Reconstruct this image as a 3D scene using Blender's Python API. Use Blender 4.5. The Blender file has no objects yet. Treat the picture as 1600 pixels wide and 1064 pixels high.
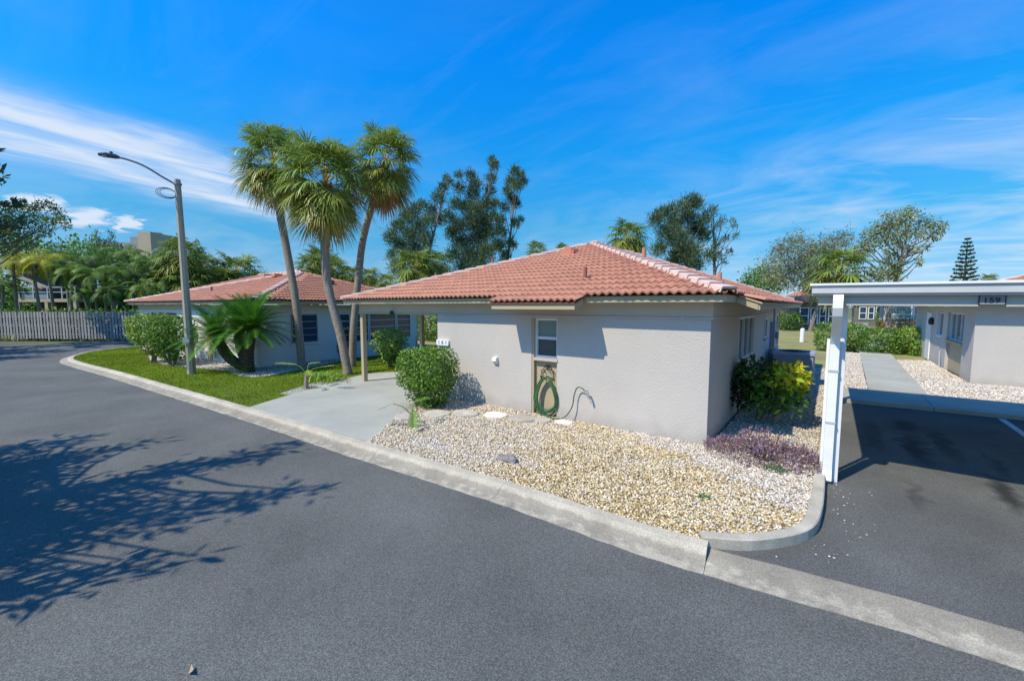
import bpy, bmesh, math, random
import numpy as np
from mathutils import Vector, Matrix
R = math.radians
rng = np.random.default_rng(7)
random.seed(7)
S = bpy.context.scene
COL = S.collection

# ------------------------------------------------------------------ camera
CAM_H, FPX = 2.4, 652.0
PITCH, YAW = R(4.7346), R(37.389)
FW = Vector((-math.sin(YAW)*math.cos(PITCH), math.cos(YAW)*math.cos(PITCH), -math.sin(PITCH)))
RT = Vector((math.cos(YAW), math.sin(YAW), 0))
UP = RT.cross(FW)
cam_data = bpy.data.cameras.new('camera')
cam = bpy.data.objects.new('camera', cam_data); COL.objects.link(cam)
cam_data.sensor_width = 36; cam_data.lens = 36*FPX/1600
cam_data.clip_start = .05; cam_data.clip_end = 2000
cam.matrix_world = Matrix(((RT.x, UP.x, -FW.x, 0), (RT.y, UP.y, -FW.y, 0), (RT.z, UP.z, -FW.z, CAM_H), (0, 0, 0, 1)))
S.camera = cam
S.view_settings.view_transform = 'Standard'; S.view_settings.look = 'None'
S.view_settings.exposure = 0.08; S.view_settings.gamma = 1
S.cycles.max_bounces = 6; S.cycles.use_denoising = True

# ------------------------------------------------------------------ sun and sky
SUNV = Vector((.38, 1, -1.36)).normalized()      # direction the light travels
SUN_EL = math.asin(-SUNV.z); SUN_AZ = math.atan2(-SUNV.x, -SUNV.y)
sl = bpy.data.lights.new('sun', 'SUN'); sl.energy = 4.9; sl.angle = R(.5); sl.color = (1, .905, .74)
so = bpy.data.objects.new('sun', sl); COL.objects.link(so)
so.rotation_euler = SUNV.to_track_quat('-Z', 'Y').to_euler()

W = bpy.data.worlds.new('World'); S.world = W; W.use_nodes = True
nt = W.node_tree; nt.nodes.clear()
def N(t, tree=None, **kw):
    n = (tree or nt).nodes.new(t)
    for k, v in kw.items(): setattr(n, k, v)
    return n
def Lk(a, b, tree=None): (tree or nt).links.new(a, b)
def math_node(op, a, b=None, tree=None, clamp=False):
    n = N('ShaderNodeMath', tree, operation=op); n.use_clamp = clamp
    for i, x in enumerate((a, b)):
        if x is None: continue
        if isinstance(x, (int, float)): n.inputs[i].default_value = x
        else: Lk(x, n.inputs[i], tree)
    return n.outputs[0]
def ramp(x, stops, tree=None, interp='LINEAR'):
    n = N('ShaderNodeValToRGB', tree); n.color_ramp.interpolation = interp
    cr = n.color_ramp
    while len(cr.elements) < len(stops): cr.elements.new(.5)
    for e, (p, c) in zip(cr.elements, stops):
        e.position = p; e.color = (c, c, c, 1) if isinstance(c, (int, float)) else (*c, 1)
    Lk(x, n.inputs[0], tree); return n.outputs[0]
sky = N('ShaderNodeTexSky', sky_type='NISHITA', sun_disc=False, sun_elevation=SUN_EL, sun_rotation=SUN_AZ,
        altitude=0, air_density=1.0, dust_density=.35, ozone_density=2.5)
tc = N('ShaderNodeTexCoord'); sp = N('ShaderNodeSeparateXYZ'); Lk(tc.outputs['Generated'], sp.inputs[0])
zc = math_node('MAXIMUM', sp.outputs[2], 0.0)
# deep saturated blue of the photograph: the physical sky filtered by height only
filt = ramp(zc, [(0, (.50, .72, 1.2)), (.08, (.38, .70, .98)), (.17, (.22, .84, 1.10)), (.32, (.07, 1.06, 1.68)), (.5, (.015, 1.18, 2.3)), (1, (.01, 1.18, 2.3))])
hsv = N('ShaderNodeMix', data_type='RGBA', blend_type='MULTIPLY'); hsv.inputs['Factor'].default_value = 1
Lk(sky.outputs[0], hsv.inputs['A']); Lk(filt, hsv.inputs['B'])
den = math_node('ADD', zc, .12)
cu = math_node('DIVIDE', sp.outputs[0], den); cv = math_node('DIVIDE', sp.outputs[1], den)
def cnoise(su, sv, scale, detail, off=0., rough=.55, dist=.3):
    c = N('ShaderNodeCombineXYZ'); Lk(math_node('MULTIPLY', cu, su), c.inputs[0]); Lk(math_node('MULTIPLY', cv, sv), c.inputs[1]); c.inputs[2].default_value = off
    n = N('ShaderNodeTexNoise'); n.inputs['Scale'].default_value = scale; n.inputs['Detail'].default_value = detail
    n.inputs['Roughness'].default_value = rough; n.inputs['Distortion'].default_value = dist
    Lk(c.outputs[0], n.inputs['Vector']); return n.outputs[0]
def gauss(x, c, w):
    d = math_node('DIVIDE', math_node('SUBTRACT', x, c), w)
    return math_node('POWER', 2.718, math_node('MULTIPLY', math_node('MULTIPLY', d, d), -1.0))
warp = math_node('MULTIPLY', math_node('SUBTRACT', cnoise(1, .8, 1.3, 7), .5), .62)
uu = math_node('ADD', cu, warp)
streak = ramp(cnoise(3.0, .55, 2.2, 9, 0, .62, .6), [(.33, 0), (.66, 1)])
# the broad band of cirrus on the left, in two strands
vfade = ramp(math_node('MULTIPLY', cv, .4), [(.0, .9), (.2, 1), (.46, .95), (.66, 0)])
lean = math_node('ADD', uu, math_node('MULTIPLY', cv, .18))
s1 = math_node('MULTIPLY', gauss(lean, -2.36, .16), 1.05)
s2 = math_node('MULTIPLY', gauss(lean, -2.74, .16), .8)
s1 = math_node('ADD', s1, math_node('MULTIPLY', gauss(lean, -2.55, .38), .28))
band = math_node('MULTIPLY', math_node('ADD', s1, s2), vfade)
band = math_node('MULTIPLY', band, math_node('ADD', math_node('MULTIPLY', streak, .8), .28))
# thin high veil, stronger low on the right
veil = ramp(cnoise(1.1, 1.7, 1.1, 8, 3.1, .6, .7), [(.42, 0), (.72, 1)])
low = ramp(sp.outputs[2], [(0.02, .7), (.2, .42), (.33, .12), (.6, .03)])
rmask = ramp(math_node('ADD', math_node('MULTIPLY', cu, .5), .62), [(.0, .25), (.45, .55), (.9, 1)])
veil = math_node('MULTIPLY', math_node('MULTIPLY', math_node('MULTIPLY', veil, low), rmask), 1.6)
wisps = math_node('MULTIPLY', ramp(cnoise(.7, 2.6, 1.3, 10, 7.7, .65, .9), [(.5, 0), (.8, 1)]), .05)
# two small cumulus puffs low on the left
pn = math_node('MULTIPLY', math_node('SUBTRACT', cnoise(1, 1, 6, 6, 1.3), .5), .42)
def puff(u0, v0, z0, wu, wz):
    a = math_node('DIVIDE', math_node('SUBTRACT', math_node('ADD', cv, pn), v0), wu)
    b = math_node('DIVIDE', math_node('SUBTRACT', math_node('ADD', sp.outputs[2], math_node('MULTIPLY', pn, .05)), z0), wz)
    d = math_node('ADD', math_node('MULTIPLY', a, a), math_node('MULTIPLY', b, b))
    west = ramp(sp.outputs[0], [(.0, 0), (.001, 0)])
    m = ramp(d, [(.25, 1), (1.25, 0)])
    return math_node('MULTIPLY', m, math_node('LESS_THAN', cu, -2.5))
pf = math_node('MAXIMUM', puff(-3.7, .49, .144, .13, .020), puff(-3.7, .68, .141, .075, .019))
pf = math_node('MAXIMUM', pf, puff(-3.7, .28, .158, .14, .016))
# contrail
ct = math_node('MULTIPLY', gauss(math_node('ADD', math_node('SUBTRACT', cv, math_node('MULTIPLY', cu, .54)), math_node('MULTIPLY', warp, .05)), 2.145, .011), ramp(cu, [(.12, 0), (.4, 1)]))
ct = math_node('MULTIPLY', ct, math_node('MULTIPLY', ramp(cnoise(5, 5, 2, 4, 2.2), [(.3, .3), (.6, 1)]), .42))
cl = math_node('MAXIMUM', math_node('MAXIMUM', band, math_node('MULTIPLY', pf, .95)), math_node('MAXIMUM', math_node('ADD', veil, wisps), ct))
cl = math_node('MINIMUM', cl, .96)
cl = math_node('MULTIPLY', cl, math_node('GREATER_THAN', sp.outputs[2], 0.0))
mix = N('ShaderNodeMix', data_type='RGBA'); Lk(cl, mix.inputs['Factor'])
Lk(hsv.outputs['Result'], mix.inputs['A']); mix.inputs['B'].default_value = (5.6, 6.4, 7.6, 1)
bg = N('ShaderNodeBackground'); bg.inputs['Strength'].default_value = .12
Lk(mix.outputs['Result'], bg.inputs['Color'])
wo = N('ShaderNodeOutputWorld'); Lk(bg.outputs[0], wo.inputs[0])

# ------------------------------------------------------------------ materials
def lin(r, g, b):
    f = lambda c: c/12.92 if c <= .04045 else ((c+.055)/1.055)**2.4
    return (f(r/255), f(g/255), f(b/255))
def mat(name, base, rough=.7, var=0., vscale=4., bump=0., bscale=60., attr=False, objrand=0., metal=0., transl=0.,
        speck=0., sscale=150., bdetail=4, spec=.5, detail=6, base2=None, coat=0., gain=1):
    m = bpy.data.materials.new(name); m.use_nodes = True
    t = m.node_tree; b = t.nodes['Principled BSDF']
    b.inputs['Roughness'].default_value = rough; b.inputs['Metallic'].default_value = metal
    b.inputs['Specular IOR Level'].default_value = spec
    co = N('ShaderNodeTexCoord', t).outputs['Object']
    if attr:
        c = N('ShaderNodeAttribute', t, attribute_name='Col').outputs['Color']
    else:
        r = N('ShaderNodeRGB', t); r.outputs[0].default_value = (*base, 1); c = r.outputs[0]
    def noise(scale, det=6, rough_=.6):
        n = N('ShaderNodeTexNoise', t); n.inputs['Scale'].default_value = scale; n.inputs['Detail'].default_value = det
        n.inputs['Roughness'].default_value = rough_
        Lk(co, n.inputs['Vector'], t); return n.outputs[0]
    if gain != 1:
        gm = N('ShaderNodeVectorMath', t, operation='SCALE'); gm.inputs['Scale'].default_value = gain; Lk(c, gm.inputs[0], t); c = gm.outputs[0]
    if base2 is not None:
        mx = N('ShaderNodeMix', t, data_type='RGBA'); Lk(ramp(noise(vscale*.6, detail), [(.4, 0), (.62, 1)], t), mx.inputs['Factor'], t)
        Lk(c, mx.inputs['A'], t); mx.inputs['B'].default_value = (*base2, 1); c = mx.outputs['Result']
    val = None
    if var:
        val = ramp(noise(vscale, detail), [(.3, 1-var), (.7, 1+var*.6)], t)
    if speck:
        sv = ramp(noise(sscale, 2), [(.32, 1-speck), (.5, 1), (.68, 1+speck*1.4)], t)
        val = sv if val is None else math_node('MULTIPLY', val, sv, t)
    if objrand:
        o = N('ShaderNodeObjectInfo', t).outputs['Random']
        ov = ramp(o, [(0, 1-objrand), (1, 1+objrand)], t)
        val = ov if val is None else math_node('MULTIPLY', val, ov, t)
    if val is not None:
        mm = N('ShaderNodeVectorMath', t, operation='SCALE'); Lk(c, mm.inputs[0], t); Lk(val, mm.inputs['Scale'], t); c = mm.outputs[0]
    Lk(c, b.inputs['Base Color'], t)
    if coat: b.inputs['Coat Weight'].default_value = coat
    if bump:
        bn = N('ShaderNodeBump', t); bn.inputs['Strength'].default_value = bump; bn.inputs['Distance'].default_value = .02
        Lk(noise(bscale, bdetail), bn.inputs['Height'], t); Lk(bn.outputs[0], b.inputs['Normal'], t)
    if transl:
        tr = N('ShaderNodeBsdfTranslucent', t); Lk(c, tr.inputs['Color'], t)
        ms = N('ShaderNodeMixShader', t); ms.inputs[0].default_value = transl
        Lk(b.outputs[0], ms.inputs[1], t); Lk(tr.outputs[0], ms.inputs[2], t)
        Lk(ms.outputs[0], t.nodes['Material Output'].inputs['Surface'], t)
    return m
M = dict(
    stucco=mat('stucco', (.53, .49, .44), .85, var=.07, vscale=.8, spec=.2, bump=.55, bscale=28, bdetail=6),
    stucco2=mat('stucco_white', (.74, .70, .64), .85, var=.06, vscale=1, bump=.5, bscale=28, bdetail=6, spec=.2),
    frieze=mat('frieze_paint', (.50, .45, .37), .8, var=.05, vscale=2, bump=.15, bscale=60),
    tan=mat('tan_trim_paint', (.44, .36, .22), .6, var=.05, vscale=3),
    tile=mat('clay_tile', (.46, .21, .132), .75, var=.14, vscale=5, objrand=.09, bump=.2, bscale=80),
    tiles=mat('clay_tile_mass', (.46, .21, .132), .75, var=.22, vscale=5, attr=True, bump=.2, bscale=80),
    cap=mat('ridge_tile_pale', (.68, .50, .42), .75, var=.25, vscale=5, objrand=.1, bump=.2, bscale=60),
    deck=mat('roof_underlay', (.16, .07, .05), .9),
    vent=mat('vent_orange', (.55, .22, .13), .7),
    ventpipe=mat('vent_pipe_red', (.28, .11, .08), .7),
    white=mat('white_paint', (.80, .79, .76), .5, var=.08, vscale=4, spec=.3),
    sash=mat('white_sash', (.72, .73, .74), .4),
    grey=mat('grey_metal', (.30, .31, .33), .5, metal=.3),
    ltgrey=mat('light_grey_metal', (.48, .49, .52), .5, var=.05),
    black=mat('black_metal', (.02, .02, .022), .5),
    glass=mat('window_glass', (.045, .075, .085), .06, spec=.8, var=.3, vscale=1.5),
    glassblue=mat('window_glass_blue', (.03, .065, .11), .05, spec=.8, var=.3, vscale=1.5),
    glassgreen=mat('frosted_glass', (.20, .27, .25), .25, var=.08),
    concrete=mat('concrete', (.37, .335, .27), .85, var=.22, vscale=2.2, bump=.25, bscale=90, speck=.14, sscale=120),
    drive=mat('driveway_concrete', (.385, .385, .325), .85, var=.16, vscale=.7, bump=.08, bscale=120, speck=.07, sscale=90, spec=.2),
    stonec=mat('stepping_stone_concrete', (.46, .42, .34), .9, var=.25, vscale=6, bump=.4, bscale=60, objrand=.2),
    stonew=mat('stepping_stone_white', (.74, .70, .62), .9, var=.12, vscale=6, bump=.3, bscale=60),
    hose=mat('green_hose', (.045, .13, .05), .4, var=.2, vscale=20),
    bark=mat('palm_bark', (.30, .24, .18), .9, var=.3, vscale=9, bump=.8, bscale=25),
    bark2=mat('tree_bark', (.20, .17, .14), .9, var=.3, vscale=6, bump=.6, bscale=20),
    barkdark=mat('dark_bark', (.09, .065, .045), .95, var=.4, vscale=12, bump=1, bscale=20),
    boot=mat('palm_boot', (.20, .10, .05), .9, var=.35, vscale=14, bump=.6, bscale=30),
    leaf=mat('leaf', (.1, .2, .05), .5, attr=True, transl=.28, spec=.22, gain=1.75),
    palmleaf=mat('palm_leaf', (.1, .2, .05), .38, attr=True, transl=.25, spec=.5, gain=2.3),
    grassb=mat('grass_blade', (.1, .2, .05), .6, attr=True, transl=.35, spec=.0, gain=1.8),
    pebble=mat('pebble', (.5, .45, .4), .8, attr=True, spec=.15),
    fence=mat('weathered_board', (.33, .315, .315), .9, var=.25, vscale=5, objrand=.18, bump=.3, bscale=40),
    pole=mat('concrete_pole', (.40, .35, .26), .85, var=.12, vscale=5, bump=.2, bscale=60),
    beige=mat('beige_stucco', (.46, .37, .25), .9, var=.08, vscale=2),
    greybuild=mat('grey_concrete', (.30, .29, .27), .9, var=.08, vscale=.6),
    greywall=mat('screen_wall', (.14, .135, .13), .9, var=.08, vscale=1.2),  # even dark grey for the walls of far buildings
    greenbox=mat('green_utility', (.33, .42, .33), .6, var=.06),
    ground=mat('soil_ground', (.13, .15, .055), 1, var=.3, vscale=.5),
    signgrey=mat('sign_grey', (.27, .26, .25), .6),
    brown=mat('dry_mulch', (.20, .13, .08), 1, var=.4, vscale=12, bump=.6, bscale=60),
    acm=mat('ac_metal', (.34, .36, .42), .5, var=.05),
    paintline=mat('painted_line', (.55, .56, .56), .8, var=.2, vscale=14),
    shadefill=mat('recess_shade', (.045, .04, .04), .9),  # near-black base colour stands in for the shade inside recesses
)
def kerb_mat():
    m = mat('kerb_concrete', (.46, .41, .31), .88, var=.25, vscale=1.6, bump=.3, bscale=90, speck=.22, sscale=80)
    t = m.node_tree; b = t.nodes['Principled BSDF']; src = b.inputs['Base Color'].links[0].from_socket
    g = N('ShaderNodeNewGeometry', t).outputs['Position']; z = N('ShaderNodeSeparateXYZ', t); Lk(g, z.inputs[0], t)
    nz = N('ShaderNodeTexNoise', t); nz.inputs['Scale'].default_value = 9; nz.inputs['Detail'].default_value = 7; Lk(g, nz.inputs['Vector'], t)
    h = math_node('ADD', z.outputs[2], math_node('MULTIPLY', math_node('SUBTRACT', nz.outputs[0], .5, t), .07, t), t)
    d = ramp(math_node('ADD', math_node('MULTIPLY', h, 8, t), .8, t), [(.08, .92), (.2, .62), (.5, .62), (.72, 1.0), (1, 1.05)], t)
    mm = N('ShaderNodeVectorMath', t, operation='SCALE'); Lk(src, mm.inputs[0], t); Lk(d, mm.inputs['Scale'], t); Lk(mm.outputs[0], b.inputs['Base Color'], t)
    return m
M['kerb'] = kerb_mat()
def soil(m, amount=.2):
    t = m.node_tree; b = t.nodes['Principled BSDF']; src = b.inputs['Base Color'].links[0].from_socket
    g = N('ShaderNodeNewGeometry', t).outputs['Position']; z = N('ShaderNodeSeparateXYZ', t); Lk(g, z.inputs[0], t)
    nz = N('ShaderNodeTexNoise', t); nz.inputs['Scale'].default_value = 3.2; nz.inputs['Detail'].default_value = 8; Lk(g, nz.inputs['Vector'], t)
    h = math_node('ADD', z.outputs[2], math_node('MULTIPLY', math_node('SUBTRACT', nz.outputs[0], .5, t), .5, t), t)
    d = ramp(h, [(.0, 1-amount), (.12, 1-amount*.55), (.3, 1)], t)
    mm = N('ShaderNodeVectorMath', t, operation='SCALE'); Lk(src, mm.inputs[0], t); Lk(d, mm.inputs['Scale'], t); Lk(mm.outputs[0], b.inputs['Base Color'], t)
soil(M['stucco'])
def asphalt(name, base, stains=(), large=.24):
    m = mat(name, base, .88, var=large, vscale=.55, bump=.5, bscale=150, speck=.42, sscale=95, bdetail=3, spec=.3)
    if stains:
        t = m.node_tree; b = t.nodes['Principled BSDF']; src = b.inputs['Base Color'].links[0].from_socket
        g = N('ShaderNodeNewGeometry', t).outputs['Position']
        nz = N('ShaderNodeTexNoise', t); nz.inputs['Scale'].default_value = 3.5; nz.inputs['Detail'].default_value = 6; Lk(g, nz.inputs['Vector'], t)
        off = N('ShaderNodeVectorMath', t, operation='SCALE'); off.inputs['Scale'].default_value = .5
        sb = N('ShaderNodeVectorMath', t, operation='SUBTRACT'); Lk(nz.outputs['Color'], sb.inputs[0], t); sb.inputs[1].default_value = (.5, .5, .5); Lk(sb.outputs[0], off.inputs[0], t)
        pos = N('ShaderNodeVectorMath', t, operation='ADD'); Lk(g, pos.inputs[0], t); Lk(off.outputs[0], pos.inputs[1], t)
        tot = None
        for (x, y, sx, sy, k) in stains:
            a = N('ShaderNodeVectorMath', t, operation='SUBTRACT'); Lk(pos.outputs[0], a.inputs[0], t); a.inputs[1].default_value = (x, y, 0)
            d = N('ShaderNodeVectorMath', t, operation='MULTIPLY'); Lk(a.outputs[0], d.inputs[0], t); d.inputs[1].default_value = (1/sx, 1/sy, 0)
            l = N('ShaderNodeVectorMath', t, operation='LENGTH'); Lk(d.outputs[0], l.inputs[0], t)
            v = ramp(l.outputs['Value'], [(.35, k), (1, 0)], t)
            tot = v if tot is None else math_node('MAXIMUM', tot, v, t)
        f = math_node('SUBTRACT', 1.0, tot, t)
        mm = N('ShaderNodeVectorMath', t, operation='SCALE'); Lk(src, mm.inputs[0], t); Lk(f, mm.inputs['Scale'], t)
        Lk(mm.outputs[0], b.inputs['Base Color'], t)
    return m
M['road'] = asphalt('road_asphalt', (.124, .126, .113))
M['parking'] = asphalt('parking_asphalt', (.118, .118, .108), large=.3, stains=[(.75, 10.5, .16, 1.6, .35), (1.7, 10.6, .2, 1.5, .5), (1.27, 9.9, .22, 1.3, .7), (1.95, 8.2, .18, .9, .75), (1.35, 11.6, .3, .7, .6), (2.15, 9.6, .12, .8, .4), (1.0, 7.4, .12, .7, .35)])

# ------------------------------------------------------------------ building blocks
MATX = {}
class MB:
    """collects vertices and faces for one mesh"""
    def __init__(s): s.v = []; s.f = []
    def add(s, vs, fs):
        o = len(s.v); s.v += [tuple(p) for p in vs]; s.f += [tuple(i+o for i in f) for f in fs]; return s
    def box(s, a, b):
        (x0, y0, z0), (x1, y1, z1) = a, b
        x0, x1 = sorted((x0, x1)); y0, y1 = sorted((y0, y1)); z0, z1 = sorted((z0, z1))
        return s.add([(x0, y0, z0), (x1, y0, z0), (x1, y1, z0), (x0, y1, z0), (x0, y0, z1), (x1, y0, z1), (x1, y1, z1), (x0, y1, z1)],
                     [(3, 2, 1, 0), (4, 5, 6, 7), (0, 1, 5, 4), (1, 2, 6, 5), (2, 3, 7, 6), (3, 0, 4, 7)])
    def obox(s, c, ax, ay, az):
        c, ax, ay, az = map(Vector, (c, ax, ay, az))
        P = [c+i*ax+j*ay+k*az for k in (-1, 1) for (i, j) in ((-1, -1), (1, -1), (1, 1), (-1, 1))]
        return s.add(P, [(3, 2, 1, 0), (4, 5, 6, 7), (0, 1, 5, 4), (1, 2, 6, 5), (2, 3, 7, 6), (3, 0, 4, 7)])
    def prism(s, poly, z0, z1):
        n = len(poly); vs = [(x, y, z0) for x, y in poly]+[(x, y, z1) for x, y in poly]
        return s.add(vs, [tuple(range(n-1, -1, -1)), tuple(range(n, 2*n))]+[(i, (i+1) % n, n+(i+1) % n, n+i) for i in range(n)])
    def tube(s, pts, rad, seg=8, cap=True, ref=None):
        pts = [Vector(p) for p in pts]; n = len(pts)
        if isinstance(rad, (int, float)): rad = [rad]*n
        vs = []; prev = None
        for i, p in enumerate(pts):
            t = (pts[min(i+1, n-1)]-pts[max(i-1, 0)]).normalized()
            if prev is None:
                a = ref or (Vector((0, 0, 1)) if abs(t.z) < .9 else Vector((1, 0, 0)))
                a = Vector(a); prev = (a-t*a.dot(t)).normalized()
            else: prev = (prev-t*prev.dot(t)).normalized()
            q = t.cross(prev)
            r = rad[i]
            vs += [p+(prev*math.cos(2*math.pi*k/seg)+q*math.sin(2*math.pi*k/seg))*r for k in range(seg)]
        fs = [(i*seg+k, i*seg+(k+1) % seg, (i+1)*seg+(k+1) % seg, (i+1)*seg+k) for i in range(n-1) for k in range(seg)]
        if cap: fs += [tuple(range(seg-1, -1, -1)), tuple(range((n-1)*seg, n*seg))]
        return s.add(vs, fs)
    def sweep(s, rows):
        """rows: list of equal-length profiles"""
        n = len(rows[0]); vs = [p for r in rows for p in r]
        return s.add(vs, [(i*n+k, (i+1)*n+k, (i+1)*n+k+1, i*n+k+1) for i in range(len(rows)-1) for k in range(n-1)])
    def lathe(s, c, prof, seg=16):
        cx, cy, cz = c
        vs = [(cx+r*math.cos(2*math.pi*k/seg), cy+r*math.sin(2*math.pi*k/seg), cz+z) for r, z in prof for k in range(seg)]
        n = len(prof)
        return s.add(vs, [(i*seg+k, i*seg+(k+1) % seg, (i+1)*seg+(k+1) % seg, (i+1)*seg+k) for i in range(n-1) for k in range(seg)]
                     + [tuple(range(seg-1, -1, -1)), tuple(range((n-1)*seg, n*seg))])
    def build(s, name, m, parent=None, smooth=False, local=False, **props):
        me = bpy.data.meshes.new(name)
        vs = s.v
        if parent is not None and not local:
            inv = MATX[parent.name].inverted(); vs = [inv @ Vector(v) for v in vs]
        me.from_pydata([tuple(v) for v in vs], [], s.f); me.update()
        if smooth:
            me.polygons.foreach_set('use_smooth', [True]*len(me.polygons))
        me.materials.append(m if not isinstance(m, str) else M[m])
        return link(name, me, parent, **props)
def link(name, me, parent=None, mw=None, **props):
    o = bpy.data.objects.new(name, me); COL.objects.link(o)
    if parent is not None:
        o.parent = parent
        MATX[o.name] = MATX[parent.name]
        if mw is not None: o.matrix_local = mw
    else: MATX[o.name] = Matrix()
    for k, v in props.items(): o[k] = v
    return o
def thing(name, label, cat, loc=(0, 0, 0), rz=0., group=None, kind=None):
    o = bpy.data.objects.new(name, None); COL.objects.link(o); o.empty_display_size = .2
    o.location = loc; o.rotation_euler = (0, 0, rz)
    MATX[o.name] = Matrix.Translation(loc) @ Matrix.Rotation(rz, 4, 'Z')
    tag(o, label, cat, group, kind); return o
def tag(o, label=None, cat=None, group=None, kind=None):
    if label: o['label'] = label
    if cat: o['category'] = cat
    if group: o['group'] = group
    if kind: o['kind'] = kind
    return o
def recenter(o):
    return o
def npmesh(name, V, F, m, cols=None, parent=None, smooth=False, **props):
    """big mesh from numpy arrays; cols per vertex"""
    V = np.asarray(V, dtype=np.float32)
    if parent is not None:
        inv = np.array(MATX[parent.name].inverted()); V = V @ inv[:3, :3].T.astype(np.float32)+inv[:3, 3].astype(np.float32)
    me = bpy.data.meshes.new(name); k = F.shape[1]
    me.vertices.add(len(V)); me.vertices.foreach_set('co', V.astype(np.float32).ravel())
    me.loops.add(F.size); me.loops.foreach_set('vertex_index', F.astype(np.int32).ravel())
    me.polygons.add(len(F)); me.polygons.foreach_set('loop_start', np.arange(0, F.size, k, dtype=np.int32))
    try: me.polygons.foreach_set('loop_total', np.full(len(F), k, dtype=np.int32))
    except Exception: pass
    if smooth: me.polygons.foreach_set('use_smooth', np.ones(len(F), dtype=bool))
    me.update(calc_edges=True)
    if cols is not None:
        at = me.color_attributes.new('Col', 'FLOAT_COLOR', 'POINT')
        c4 = np.ones((len(V), 4), dtype=np.float32); c4[:, :3] = cols; at.data.foreach_set('color', c4.ravel())
    me.materials.append(M[m] if isinstance(m, str) else m)
    return link(name, me, parent, **props)
def palette(n, cols, jitter=.2, w=None):
    cols = np.array(cols); idx = rng.choice(len(cols), n, p=w)
    return cols[idx]*(1+jitter*rng.uniform(-1, 1, (n, 1)))
def unit(a): return a/np.maximum(np.linalg.norm(a, axis=1, keepdims=True), 1e-6)
def leaf_quads(P, D, Nn, L, Wd, cols, fold=.0):
    """P leaf base, D direction, Nn normal, sizes -> lozenge leaves (4 verts)"""
    D = unit(D); Sd = unit(np.cross(D, Nn)); n = len(P); L = np.broadcast_to(L, n)[:, None]; Wd = np.broadcast_to(Wd, n)[:, None]
    Nn = np.cross(Sd, D)
    V = np.stack([P, P+D*L*.45+Sd*Wd*.5+Nn*L*fold, P+D*L, P+D*L*.45-Sd*Wd*.5+Nn*L*fold], 1).reshape(-1, 3)
    F = np.arange(4*n).reshape(n, 4)
    return V, F, np.repeat(cols, 4, 0)
def merge(parts):
    Vs, Fs, Cs = [], [], []; o = 0
    for V, F, C in parts:
        Vs.append(V); Fs.append(F+o); Cs.append(C); o += len(V)
    return np.concatenate(Vs), np.concatenate(Fs), np.concatenate(Cs)
def spot(u, v, depth):
    """a point of the place: photo direction and distance along the view axis, metres"""
    return Vector((0, 0, CAM_H))+(FW+RT*(u-800)/FPX-UP*(v-532)/FPX)*depth
def struct(name, mb, m, smooth=False, kind='structure', **props):
    o = mb.build(name, m, smooth=smooth); o['kind'] = kind
    for k, v in props.items(): o[k] = v
    return o
def resample(pts, step):
    """Catmull-Rom through 2-D points, resampled"""
    P = [np.array(p, float) for p in pts]; P = [2*P[0]-P[1]]+P+[2*P[-1]-P[-2]]; out = []
    for i in range(1, len(P)-2):
        for t in np.linspace(0, 1, 24, endpoint=False):
            a, b, c, d = P[i-1:i+3]
            out.append(.5*((2*b)+(-a+c)*t+(2*a-5*b+4*c-d)*t*t+(-a+3*b-3*c+d)*t**3))
    out.append(P[-2]); out = np.array(out)
    s = np.concatenate([[0], np.cumsum(np.linalg.norm(np.diff(out, axis=0), axis=1))])
    n = max(2, int(round(s[-1]/step))+1); q = np.linspace(0, s[-1], n)
    return np.stack([np.interp(q, s, out[:, k]) for k in range(out.shape[1])], 1)
def offset(pts, d):
    t = np.gradient(pts, axis=0); t /= np.linalg.norm(t, axis=1, keepdims=True)
    return pts+np.stack([t[:, 1], -t[:, 0]], 1)*d
def inside(P, poly):
    x, y = P[:, 0], P[:, 1]; r = np.zeros(len(P), bool); n = len(poly)
    for i in range(n):
        (x1, y1), (x2, y2) = poly[i], poly[(i+1) % n]
        c = ((y1 > y) != (y2 > y)) & (x < (x2-x1)*(y-y1)/(y2-y1+1e-12)+x1); r ^= c
    return r
def scatter(poly, n):
    p = np.array(poly); lo, hi = p.min(0), p.max(0); out = np.zeros((0, 2))
    while len(out) < n:
        q = rng.uniform(lo, hi, (n*2, 2)); out = np.concatenate([out, q[inside(q, poly)]])
    return out[:n]
def vnoise(P, s, seed=0):
    """cheap smooth value noise 0..1 in 2-D"""
    q = P*s; i = np.floor(q).astype(int); f = q-i; f = f*f*(3-2*f)
    h = lambda a, b: np.modf(np.abs(np.sin(a*127.1+b*311.7+seed*74.7)*43758.5453))[0]
    a, b, c, d = h(i[:, 0], i[:, 1]), h(i[:, 0]+1, i[:, 1]), h(i[:, 0], i[:, 1]+1), h(i[:, 0]+1, i[:, 1]+1)
    return (a*(1-f[:, 0])+b*f[:, 0])*(1-f[:, 1])+(c*(1-f[:, 0])+d*f[:, 0])*f[:, 1]

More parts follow.
